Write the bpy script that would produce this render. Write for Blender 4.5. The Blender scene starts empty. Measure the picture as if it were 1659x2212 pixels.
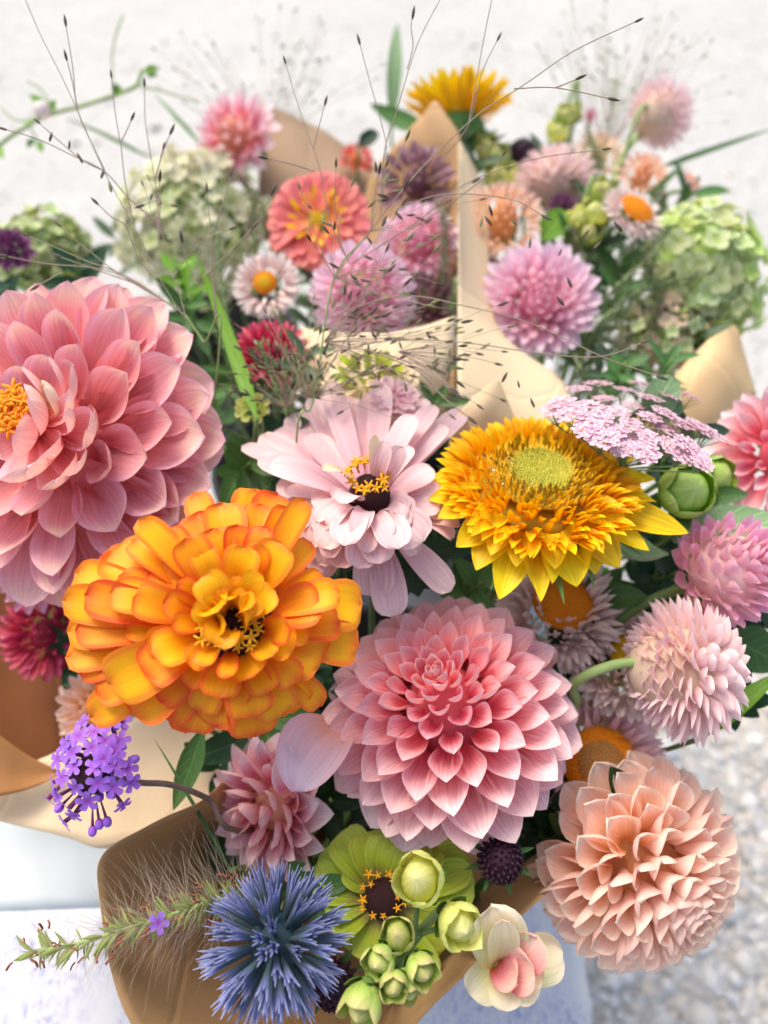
import bpy, math, random
import numpy as np
from mathutils import Vector, Matrix, Euler
R = math.radians
scene = bpy.context.scene
col = scene.collection
rnd = random.Random(7)

# ---------------------------------------------------------------- camera, sky, sun, exposure
CAM = Vector((0, 0, 1.35)); PITCH = R(55)
FW = Vector((0, math.cos(PITCH), -math.sin(PITCH)))
UP = Vector((0, math.sin(PITCH), math.cos(PITCH)))
RT = Vector((1, 0, 0))
FPX = 1597.0
cam_d = bpy.data.cameras.new('camera'); cam = bpy.data.objects.new('camera', cam_d); col.objects.link(cam)
cam.location = CAM; cam.rotation_euler = (R(90) - PITCH, 0, 0)
cam_d.sensor_fit = 'VERTICAL'; cam_d.sensor_height = 36; cam_d.lens = 26
cam_d.clip_start = 0.01; cam_d.clip_end = 200
cam_d.dof.use_dof = True; cam_d.dof.focus_distance = 0.385; cam_d.dof.aperture_fstop = 3.8
scene.camera = cam
w = bpy.data.worlds.new('World'); scene.world = w; w.use_nodes = True
nt = w.node_tree; bg = nt.nodes['Background']
sky = nt.nodes.new('ShaderNodeTexSky'); sky.sky_type = 'NISHITA'; sky.sun_disc = False
SUN_EL, SUN_AZ = R(58), R(-35)
sky.sun_elevation = SUN_EL; sky.sun_rotation = SUN_AZ; sky.air_density = 1.0; sky.dust_density = 4.0; sky.ozone_density = 0.6
nt.links.new(sky.outputs[0], bg.inputs[0]); bg.inputs[1].default_value = 0.15
sl = bpy.data.lights.new('sun', 'SUN'); sl.energy = 1.4; sl.angle = R(28); sl.color = (1, .93, .83)
so = bpy.data.objects.new('sun', sl); col.objects.link(so)
sd = Vector((math.sin(SUN_AZ) * math.cos(SUN_EL), math.cos(SUN_AZ) * math.cos(SUN_EL), math.sin(SUN_EL)))
so.rotation_euler = sd.to_track_quat('Z', 'Y').to_euler()
scene.view_settings.view_transform = 'Standard'; scene.view_settings.look = 'None'
scene.view_settings.exposure = .9; scene.view_settings.gamma = 1
scene.cycles.use_denoising = True
scene.cycles.max_bounces = 8; scene.cycles.diffuse_bounces = 5; scene.cycles.transmission_bounces = 5
scene.cycles.transparent_max_bounces = 6

# ---------------------------------------------------------------- helpers
def P(px, py, d):
    """point seen at position px,py of the photograph (1659 wide) at distance d along the view"""
    return CAM + FW * d + RT * (d * (px - 829.5) / FPX) + UP * (d * (1106 - py) / FPX)

def axis(tx, ty, c=1.0):
    return (FW * -c + RT * tx + UP * ty).normalized()

def lin(r, g, b):
    f = lambda c: (c / 255 / 12.92) if c / 255 <= .04045 else ((c / 255 + .055) / 1.055) ** 2.4
    return (f(r), f(g), f(b), 1)

def frame(o, z, spin=0.0):
    """matrix with origin o, Z along the flower's axis, Y towards the top of the photograph"""
    z = z.normalized(); y = UP - z * UP.dot(z)
    if y.length < .05: y = FW - z * FW.dot(z)
    y.normalize(); x = y.cross(z)
    M = Matrix((x, y, z)).transposed().to_4x4(); M.translation = o
    return M @ Matrix.Rotation(spin, 4, 'Z')

def orient(o, y, z, s=1.0):
    """matrix with origin o, Y along y, Z as near z as can be"""
    y = y.normalized(); z = z - y * z.dot(y)
    if z.length < 1e-6: z = y.orthogonal()
    z.normalize(); x = y.cross(z)
    M = Matrix((x, y, z)).transposed().to_4x4() @ Matrix.Scale(s, 4); M.translation = o
    return M

def tag(o, label=None, cat=None, group=None, kind=None):
    if label: o['label'] = label
    if cat: o['category'] = cat
    if group: o['group'] = group
    if kind: o['kind'] = kind
    return o

def thing(name, label, cat, loc, group=None):
    o = bpy.data.objects.new(name, None); col.objects.link(o); o.location = loc
    o.empty_display_size = .01
    return tag(o, label, cat, group)

def mesh(name, V, F, UV=None, mat=None, smooth=True):
    me = bpy.data.meshes.new(name)
    me.from_pydata([tuple(v) for v in V], [], [tuple(int(i) for i in f) for f in F])
    if UV is not None:
        uv = me.uv_layers.new(name='UVMap')
        li = np.empty(len(me.loops), dtype=np.int32); me.loops.foreach_get('vertex_index', li)
        uv.data.foreach_set('uv', np.asarray(UV, dtype=np.float32)[li].ravel())
    if smooth: me.polygons.foreach_set('use_smooth', [True] * len(me.polygons))
    if mat: me.materials.append(mat)
    me.update()
    return me

WORLD = {}
def part(name, me, parent, M, label=None, kind=None):
    """one mesh object; M is in world space"""
    o = bpy.data.objects.new(name, me); col.objects.link(o)
    o.parent = parent
    if parent is not None:
        base = WORLD.get(parent.name)
        if base is None: base = Matrix.Translation(parent.location)
        o.matrix_basis = base.inverted() @ M
        if parent.type == 'MESH' or True: WORLD[o.name] = M
    else:
        o.matrix_basis = M; WORLD[o.name] = M
    if label: o['label'] = label
    if kind: o['kind'] = kind
    return o

def grid_faces(nu, nv, off=0):
    F = []
    for j in range(nv - 1):
        for i in range(nu - 1):
            a = off + j * nu + i
            F.append((a, a + 1, a + nu + 1, a + nu))
    return F

def petal_geo(L=1, W=.4, wp=.6, tip=.5, base=.2, cup0=.8, cup1=.4, bend=0, bpow=1.5, ruf=0, notch=0, twist=0, seed=0, nu=7, nv=10, mid=0):
    """a petal from the origin along +Y, inner face +Z; returns vertices, faces, uv"""
    r = random.Random(seed)
    a, b = 2.8 - 1.2 * tip, .42 + .6 * tip
    ph1, ph2 = r.uniform(0, 6.3), r.uniform(0, 6.3)
    ts = [1 - (1 - j / (nv - 1)) ** 1.35 for j in range(nv)]
    V = []; UV = []; y = z = 0.0; pt = 0.0; cen = []
    for j, t in enumerate(ts):
        n = 6
        for k in range(n):
            tm = pt + (t - pt) * (k + .5) / n
            ang = bend * tm ** bpow
            y += math.cos(ang) * (t - pt) * L / n; z += math.sin(ang) * (t - pt) * L / n
        pt = t; cen.append((y, z, bend * t ** bpow))
    for j, t in enumerate(ts):
        y, z, ang = cen[j]
        if t < wp: wd = base + (1 - base) * math.sin(math.pi / 2 * t / wp) ** 1.1
        else: wd = max(0.0, 1 - ((t - wp) / (1 - wp)) ** a) ** b
        hw = max(wd * W / 2, W * .004)
        ca = cup0 + (cup1 - cup0) * t
        if abs(ca) < .02: ca = .02
        rr = hw / ca
        tw = twist * t
        for i in range(nu):
            s = -1 + 2 * i / (nu - 1)
            x = rr * math.sin(ca * s); nn = rr * (1 - math.cos(ca * s))
            nn += ruf * W * t * math.sin(5 * s + ph1 + 4 * t) * abs(s) + ruf * .5 * W * t * math.sin(9 * t + ph2)
            nn -= mid * W * math.exp(-(s / .22) ** 2) * math.sin(math.pi * min(1, t * 1.05))
            yy = -notch * L * (t > .999) * math.exp(-(s / .3) ** 2)
            if tw: x, nn = x * math.cos(tw) - nn * math.sin(tw), x * math.sin(tw) + nn * math.cos(tw)
            V.append((x, y - math.sin(ang) * nn + yy, z + math.cos(ang) * nn)); UV.append(((s + 1) / 2, t))
    V = np.array(V); ye, ze = cen[-1][0], cen[-1][1]
    c = math.atan2(ze, ye); cl = math.hypot(ye, ze)
    co, si = math.cos(-c), math.sin(-c)
    Y, Z = V[:, 1].copy(), V[:, 2].copy()
    V[:, 1] = co * Y - si * Z; V[:, 2] = si * Y + co * Z
    V *= L / max(cl, .25 * L)
    return V, grid_faces(nu, nv), UV

_cache = {}
def petal_mesh(name, mat, **k):
    key = (name, mat.name) + tuple(sorted((a, round(b, 3)) for a, b in k.items()))
    if key not in _cache:
        V, F, UV = petal_geo(**k); _cache[key] = mesh(name, V, F, UV, mat)
    return _cache[key]

def tube_geo(pts, rad, n=6, cap=True):
    pts = [Vector(p) for p in pts]; m = len(pts)
    rads = rad if isinstance(rad, (list, tuple)) else [rad] * m
    V = []; F = []; UV = []
    ref = None
    for j, p in enumerate(pts):
        t = (pts[min(j + 1, m - 1)] - pts[max(j - 1, 0)])
        t = t.normalized() if t.length > 1e-9 else Vector((0, 0, 1))
        if ref is None: ref = t.orthogonal().normalized()
        ref = (ref - t * ref.dot(t)).normalized(); bi = t.cross(ref)
        for i in range(n):
            a = 2 * math.pi * i / n
            V.append(p + (ref * math.cos(a) + bi * math.sin(a)) * rads[j]); UV.append((i / n, j / (m - 1)))
    for j in range(m - 1):
        for i in range(n):
            k = (i + 1) % n
            F.append((j * n + i, j * n + k, (j + 1) * n + k, (j + 1) * n + i))
    if cap: F.append(tuple(range(n))[::-1]); F.append(tuple((m - 1) * n + i for i in range(n)))
    return V, F, UV

class Join:
    def __init__(s): s.V = []; s.F = []; s.UV = []
    def add(s, V, F, UV, M=None):
        o = len(s.V)
        if M is None: s.V += [tuple(v) for v in V]
        else:
            A = np.array(M); v = np.asarray([tuple(q) for q in V]); v = v @ A[:3, :3].T + A[:3, 3]
            s.V += [tuple(q) for q in v]
        s.F += [tuple(int(i) + o for i in f) for f in F]; s.UV += [tuple(q) for q in UV]
        return s
    def mesh(s, name, mat, smooth=True): return mesh(name, s.V, s.F, s.UV, mat, smooth)

def crom(pts, n):
    """smooth curve through points, n samples per span"""
    pts = [Vector(p) for p in pts]
    q = [pts[0] * 2 - pts[1]] + pts + [pts[-1] * 2 - pts[-2]]
    out = []
    for i in range(1, len(q) - 2):
        for k in range(n):
            t = k / n; a, b, c, d = q[i - 1:i + 3]
            out.append(.5 * ((2 * b) + (c - a) * t + (2 * a - 5 * b + 4 * c - d) * t * t + (3 * b - a - 3 * c + d) * t ** 3))
    out.append(pts[-1]); return out

def ovoid_geo(rx, rz, n=12, m=9, lobes=0, amp=0, point=0.0, bump=0, seed=0):
    r = random.Random(seed); V = []; UV = []
    ph = r.uniform(0, 6)
    for j in range(m):
        th = math.pi * j / (m - 1)
        for i in range(n + 1):
            a = 2 * math.pi * i / n
            q = 1 + amp * math.cos(lobes * a + th * 1.5 + ph) * math.sin(th) + bump * math.sin(3.1 * a + 5 * th + ph) * math.sin(th)
            sr = math.sin(th) * q
            if point and th < math.pi / 2: sr *= 1 - point * (1 - th / (math.pi / 2)) ** 1.0
            V.append((rx * sr * math.cos(a), rx * sr * math.sin(a), rz * math.cos(th) * (1 + (.25 * point if th < .3 else 0)))); UV.append((i / n, 1 - th / math.pi))
    F = grid_faces(n + 1, m); F = [f[::-1] for f in F]
    return V, F, UV

# ---------------------------------------------------------------- materials
def new_mat(name):
    m = bpy.data.materials.new(name); m.use_nodes = True
    return m, m.node_tree, m.node_tree.nodes, m.node_tree.links, m.node_tree.nodes['Principled BSDF']

def math_node(n, l, op, a, b=None, c=None, clamp=False):
    q = n.new('ShaderNodeMath'); q.operation = op; q.use_clamp = clamp
    for i, v in enumerate((a, b, c)):
        if v is None: continue
        if isinstance(v, (int, float)): q.inputs[i].default_value = v
        else: l.new(v, q.inputs[i])
    return q.outputs[0]

def mixc(n, l, f, a, b, mode='MIX'):
    q = n.new('ShaderNodeMix'); q.data_type = 'RGBA'; q.blend_type = mode
    for i, v in ((0, f), (6, a), (7, b)):
        if isinstance(v, (int, float)): q.inputs[i].default_value = v
        elif isinstance(v, tuple): q.inputs[i].default_value = v
        else: l.new(v, q.inputs[i])
    return q.outputs[2]

def ramp(n, l, fac, stops, interp='LINEAR'):
    q = n.new('ShaderNodeValToRGB'); cr = q.color_ramp; cr.interpolation = interp
    while len(cr.elements) < len(stops): cr.elements.new(.5)
    for e, (p, c) in zip(cr.elements, stops): e.position = p; e.color = c
    l.new(fac, q.inputs[0]); return q.outputs[0]

def petal_mat(name, stops, edge=None, edge_at=.7, edge_f=.8, vein=.12, vfreq=26, trans=.3, rough=.48, back=None, backf=.7, var=.07, huev=.01, veincol=None):
    m, t, n, l, b = new_mat(name)
    uv = n.new('ShaderNodeUVMap'); sep = n.new('ShaderNodeSeparateXYZ'); l.new(uv.outputs[0], sep.inputs[0])
    u, v = sep.outputs[0], sep.outputs[1]
    oi = n.new('ShaderNodeObjectInfo'); rn = oi.outputs['Random']
    nz = n.new('ShaderNodeTexNoise'); nz.inputs['Scale'].default_value = 1; nz.inputs['Detail'].default_value = 2
    cb = n.new('ShaderNodeCombineXYZ')
    l.new(math_node(n, l, 'MULTIPLY', u, vfreq), cb.inputs[0]); l.new(math_node(n, l, 'MULTIPLY', v, 1.6), cb.inputs[1]); l.new(math_node(n, l, 'MULTIPLY', rn, 37), cb.inputs[2])
    l.new(cb.outputs[0], nz.inputs['Vector'])
    nl = n.new('ShaderNodeTexNoise'); nl.inputs['Scale'].default_value = 1; nl.inputs['Detail'].default_value = 3
    cb2 = n.new('ShaderNodeCombineXYZ')
    l.new(math_node(n, l, 'MULTIPLY', u, 3), cb2.inputs[0]); l.new(math_node(n, l, 'MULTIPLY', v, 4), cb2.inputs[1]); l.new(math_node(n, l, 'MULTIPLY', rn, 91), cb2.inputs[2])
    l.new(cb2.outputs[0], nl.inputs['Vector'])
    vj = math_node(n, l, 'ADD', v, math_node(n, l, 'MULTIPLY', math_node(n, l, 'SUBTRACT', nl.outputs[0], .5), .28))
    vj = math_node(n, l, 'ADD', vj, math_node(n, l, 'MULTIPLY', math_node(n, l, 'SUBTRACT', nz.outputs[0], .5), .16))
    c = ramp(n, l, vj, stops)
    if edge:
        e = math_node(n, l, 'MULTIPLY', math_node(n, l, 'ABSOLUTE', math_node(n, l, 'SUBTRACT', u, .5)), 2)
        e = math_node(n, l, 'ADD', e, math_node(n, l, 'MULTIPLY', math_node(n, l, 'SUBTRACT', nl.outputs[0], .5), .25))
        mr = n.new('ShaderNodeMapRange'); mr.interpolation_type = 'SMOOTHSTEP'
        l.new(e, mr.inputs[0]); mr.inputs[1].default_value = edge_at; mr.inputs[2].default_value = min(1.0, edge_at + .35); mr.inputs[4].default_value = edge_f
        mt = n.new('ShaderNodeMapRange'); mt.interpolation_type = 'SMOOTHSTEP'
        l.new(v, mt.inputs[0]); mt.inputs[1].default_value = .82; mt.inputs[2].default_value = 1; mt.inputs[4].default_value = edge_f
        mv = n.new('ShaderNodeMapRange'); l.new(v, mv.inputs[0]); mv.inputs[1].default_value = .1; mv.inputs[2].default_value = .55
        f = math_node(n, l, 'MAXIMUM', math_node(n, l, 'MULTIPLY', mr.outputs[0], mv.outputs[0]), mt.outputs[0])
        c = mixc(n, l, f, c, edge)
    if back:
        g = n.new('ShaderNodeNewGeometry')
        c = mixc(n, l, math_node(n, l, 'MULTIPLY', g.outputs['Backfacing'], backf), c, back)
    vf = n.new('ShaderNodeMapRange'); l.new(nz.outputs[0], vf.inputs[0]); vf.inputs[1].default_value = .3; vf.inputs[2].default_value = .7
    vf.inputs[3].default_value = 1 - vein * 1.6; vf.inputs[4].default_value = 1 + vein * .7
    ns_ = n.new('ShaderNodeTexNoise'); ns_.inputs['Scale'].default_value = 1; ns_.inputs['Detail'].default_value = 1
    cb3 = n.new('ShaderNodeCombineXYZ'); l.new(math_node(n, l, 'MULTIPLY', u, 16), cb3.inputs[0]); l.new(math_node(n, l, 'MULTIPLY', v, 30), cb3.inputs[1]); l.new(math_node(n, l, 'MULTIPLY', rn, 53), cb3.inputs[2]); l.new(cb3.outputs[0], ns_.inputs['Vector'])
    sp_ = n.new('ShaderNodeMapRange'); l.new(ns_.outputs[0], sp_.inputs[0]); sp_.inputs[1].default_value = .72; sp_.inputs[2].default_value = .78; sp_.inputs[4].default_value = .45
    c = mixc(n, l, math_node(n, l, 'MULTIPLY', sp_.outputs[0], v), c, mixc(n, l, .5, c, lin(150, 95, 50)))
    hs = n.new('ShaderNodeHueSaturation'); l.new(c, hs.inputs['Color'])
    l.new(math_node(n, l, 'MULTIPLY', vf.outputs[0], math_node(n, l, 'MULTIPLY_ADD', rn, var * 2, 1 - var)), hs.inputs['Value'])
    l.new(math_node(n, l, 'MULTIPLY_ADD', rn, huev * 2, .5 - huev), hs.inputs['Hue'])
    c = hs.outputs[0]
    l.new(c, b.inputs['Base Color']); b.inputs['Roughness'].default_value = rough
    b.inputs['Specular IOR Level'].default_value = .28
    bp = n.new('ShaderNodeBump'); bp.inputs['Strength'].default_value = .35; bp.inputs['Distance'].default_value = .0006
    l.new(nz.outputs[0], bp.inputs['Height']); l.new(bp.outputs[0], b.inputs['Normal'])
    tr = n.new('ShaderNodeBsdfTranslucent'); hs2 = n.new('ShaderNodeHueSaturation'); hs2.inputs['Saturation'].default_value = 1.15; l.new(c, hs2.inputs['Color'])
    l.new(hs2.outputs[0], tr.inputs[0])
    mx = n.new('ShaderNodeMixShader'); mx.inputs[0].default_value = trans
    l.new(b.outputs[0], mx.inputs[1]); l.new(tr.outputs[0], mx.inputs[2]); l.new(mx.outputs[0], n['Material Output'].inputs[0])
    return m

def leaf_mat(name, c1, c2, ribs=7, rib=.35, rough=.45, trans=.22, back=None):
    m, t, n, l, b = new_mat(name)
    uv = n.new('ShaderNodeUVMap'); sep = n.new('ShaderNodeSeparateXYZ'); l.new(uv.outputs[0], sep.inputs[0])
    u, v = sep.outputs[0], sep.outputs[1]
    e = math_node(n, l, 'ABSOLUTE', math_node(n, l, 'SUBTRACT', u, .5))
    mid = math_node(n, l, 'SUBTRACT', 1, math_node(n, l, 'MULTIPLY', e, 22, clamp=True), clamp=True)
    ph = math_node(n, l, 'SUBTRACT', math_node(n, l, 'MULTIPLY', v, ribs), math_node(n, l, 'MULTIPLY', e, 3.2))
    fr = math_node(n, l, 'ABSOLUTE', math_node(n, l, 'SUBTRACT', math_node(n, l, 'FRACT', ph), .5))
    side = math_node(n, l, 'SUBTRACT', 1, math_node(n, l, 'MULTIPLY', fr, 9), clamp=True)
    rb = math_node(n, l, 'MAXIMUM', mid, math_node(n, l, 'MULTIPLY', side, .6))
    oi = n.new('ShaderNodeObjectInfo')
    tc = n.new('ShaderNodeTexCoord'); nz = n.new('ShaderNodeTexNoise'); nz.inputs['Scale'].default_value = 60; l.new(tc.outputs['Object'], nz.inputs['Vector'])
    c = mixc(n, l, nz.outputs[0], c1, c2)
    lt = tuple(min(1, q * 2.1 + .02) for q in c2[:3]) + (1,)
    c = mixc(n, l, math_node(n, l, 'MULTIPLY', rb, rib), c, lt)
    if back:
        g = n.new('ShaderNodeNewGeometry'); c = mixc(n, l, math_node(n, l, 'MULTIPLY', g.outputs['Backfacing'], .8), c, back)
    hs = n.new('ShaderNodeHueSaturation'); l.new(c, hs.inputs['Color']); l.new(math_node(n, l, 'MULTIPLY_ADD', oi.outputs['Random'], .4, .8), hs.inputs['Value'])
    l.new(hs.outputs[0], b.inputs['Base Color']); b.inputs['Roughness'].default_value = rough; b.inputs['Specular IOR Level'].default_value = .35
    bp = n.new('ShaderNodeBump'); bp.invert = True; bp.inputs['Strength'].default_value = .5; bp.inputs['Distance'].default_value = .0008; l.new(rb, bp.inputs['Height']); l.new(bp.outputs[0], b.inputs['Normal'])
    tr = n.new('ShaderNodeBsdfTranslucent'); l.new(hs.outputs[0], tr.inputs[0])
    mx = n.new('ShaderNodeMixShader'); mx.inputs[0].default_value = trans
    l.new(b.outputs[0], mx.inputs[1]); l.new(tr.outputs[0], mx.inputs[2]); l.new(mx.outputs[0], n['Material Output'].inputs[0])
    return m

def plain_mat(name, c1, c2=None, scale=80, rough=.6, bump=.3, dist=.0005, trans=0, spec=.3, ramp_v=None, var=0):
    m, t, n, l, b = new_mat(name)
    tc = n.new('ShaderNodeTexCoord'); nz = n.new('ShaderNodeTexNoise'); nz.inputs['Scale'].default_value = scale; nz.inputs['Detail'].default_value = 5
    l.new(tc.outputs['Object'], nz.inputs['Vector'])
    if ramp_v:
        uv = n.new('ShaderNodeUVMap'); sep = n.new('ShaderNodeSeparateXYZ'); l.new(uv.outputs[0], sep.inputs[0])
        c = ramp(n, l, sep.outputs[1], ramp_v)
        c = mixc(n, l, math_node(n, l, 'MULTIPLY', nz.outputs[0], .35), c, tuple(q * .6 for q in ramp_v[-1][1][:3]) + (1,))
    else:
        c = mixc(n, l, ramp(n, l, nz.outputs[0], [(.3, (0, 0, 0, 1)), (.7, (1, 1, 1, 1))]), c1, c2 or c1)
    if var:
        oi = n.new('ShaderNodeObjectInfo'); hs = n.new('ShaderNodeHueSaturation'); l.new(c, hs.inputs['Color']); l.new(math_node(n, l, 'MULTIPLY_ADD', oi.outputs['Random'], 2 * var, 1 - var), hs.inputs['Value']); c = hs.outputs[0]
    l.new(c, b.inputs['Base Color']); b.inputs['Roughness'].default_value = rough; b.inputs['Specular IOR Level'].default_value = spec
    bp = n.new('ShaderNodeBump'); bp.inputs['Strength'].default_value = bump; bp.inputs['Distance'].default_value = dist
    l.new(nz.outputs[0], bp.inputs['Height']); l.new(bp.outputs[0], b.inputs['Normal'])
    if trans:
        tr = n.new('ShaderNodeBsdfTranslucent'); l.new(c, tr.inputs[0])
        mx = n.new('ShaderNodeMixShader'); mx.inputs[0].default_value = trans
        l.new(b.outputs[0], mx.inputs[1]); l.new(tr.outputs[0], mx.inputs[2]); l.new(mx.outputs[0], n['Material Output'].inputs[0])
    return m

def paper_mat(name, c1, c2):
    m, t, n, l, b = new_mat(name)
    tc = n.new('ShaderNodeTexCoord')
    nz = n.new('ShaderNodeTexNoise'); nz.inputs['Scale'].default_value = 9; nz.inputs['Detail'].default_value = 6; l.new(tc.outputs['Object'], nz.inputs['Vector'])
    nf = n.new('ShaderNodeTexNoise'); nf.inputs['Scale'].default_value = 900; nf.inputs['Detail'].default_value = 3; l.new(tc.outputs['Object'], nf.inputs['Vector'])
    uv = n.new('ShaderNodeUVMap'); mp = n.new('ShaderNodeMapping'); mp.inputs['Scale'].default_value = (160, 2, 1); l.new(uv.outputs[0], mp.inputs[0])
    ns = n.new('ShaderNodeTexNoise'); ns.inputs['Scale'].default_value = 1; l.new(mp.outputs[0], ns.inputs['Vector'])
    nd = n.new('ShaderNodeTexNoise'); nd.inputs['Scale'].default_value = 5; l.new(tc.outputs['Object'], nd.inputs['Vector'])
    vm = n.new('ShaderNodeVectorMath'); vm.operation = 'MULTIPLY_ADD'; l.new(nd.outputs['Color'], vm.inputs[0]); vm.inputs[1].default_value = (.12, .12, .12); l.new(tc.outputs['Object'], vm.inputs[2])
    vc = n.new('ShaderNodeTexVoronoi'); vc.feature = 'DISTANCE_TO_EDGE'; vc.inputs['Scale'].default_value = 10; l.new(vm.outputs[0], vc.inputs['Vector'])
    crease = n.new('ShaderNodeMapRange'); l.new(vc.outputs['Distance'], crease.inputs[0]); crease.inputs[2].default_value = .035; crease.inputs[3].default_value = 0; crease.inputs[4].default_value = 1
    fold = n.new('ShaderNodeTexVoronoi'); fold.inputs['Scale'].default_value = 13; l.new(vm.outputs[0], fold.inputs['Vector'])
    c = mixc(n, l, nz.outputs[0], c1, c2)
    c = mixc(n, l, math_node(n, l, 'MULTIPLY', math_node(n, l, 'SUBTRACT', 1, crease.outputs[0]), .22), c, tuple(min(1, q * 1.35) for q in c2[:3]) + (1,))
    c = mixc(n, l, math_node(n, l, 'MULTIPLY', nf.outputs[0], .25), c, tuple(q * .7 for q in c1[:3]) + (1,))
    c = mixc(n, l, math_node(n, l, 'MULTIPLY', ns.outputs[0], .16), c, tuple(min(1, q * 1.25) for q in c2[:3]) + (1,))
    l.new(c, b.inputs['Base Color']); b.inputs['Roughness'].default_value = .62; b.inputs['Specular IOR Level'].default_value = .25
    bp = n.new('ShaderNodeBump'); bp.inputs['Strength'].default_value = .35; bp.inputs['Distance'].default_value = .006; l.new(nz.outputs[0], bp.inputs['Height'])
    bp3 = n.new('ShaderNodeBump'); bp3.inputs['Strength'].default_value = .45; bp3.inputs['Distance'].default_value = .0022; l.new(math_node(n, l, 'ADD', fold.outputs['Distance'], math_node(n, l, 'MULTIPLY', crease.outputs[0], .55)), bp3.inputs['Height']); l.new(bp.outputs[0], bp3.inputs['Normal']); bp = bp3
    bp2 = n.new('ShaderNodeBump'); bp2.inputs['Strength'].default_value = .2; bp2.inputs['Distance'].default_value = .0003; l.new(nf.outputs[0], bp2.inputs['Height']); l.new(bp.outputs[0], bp2.inputs['Normal']); l.new(bp2.outputs[0], b.inputs['Normal'])
    tr = n.new('ShaderNodeBsdfTranslucent'); l.new(c, tr.inputs[0])
    mx = n.new('ShaderNodeMixShader'); mx.inputs[0].default_value = .12
    l.new(b.outputs[0], mx.inputs[1]); l.new(tr.outputs[0], mx.inputs[2]); l.new(mx.outputs[0], n['Material Output'].inputs[0])
    return m

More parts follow.
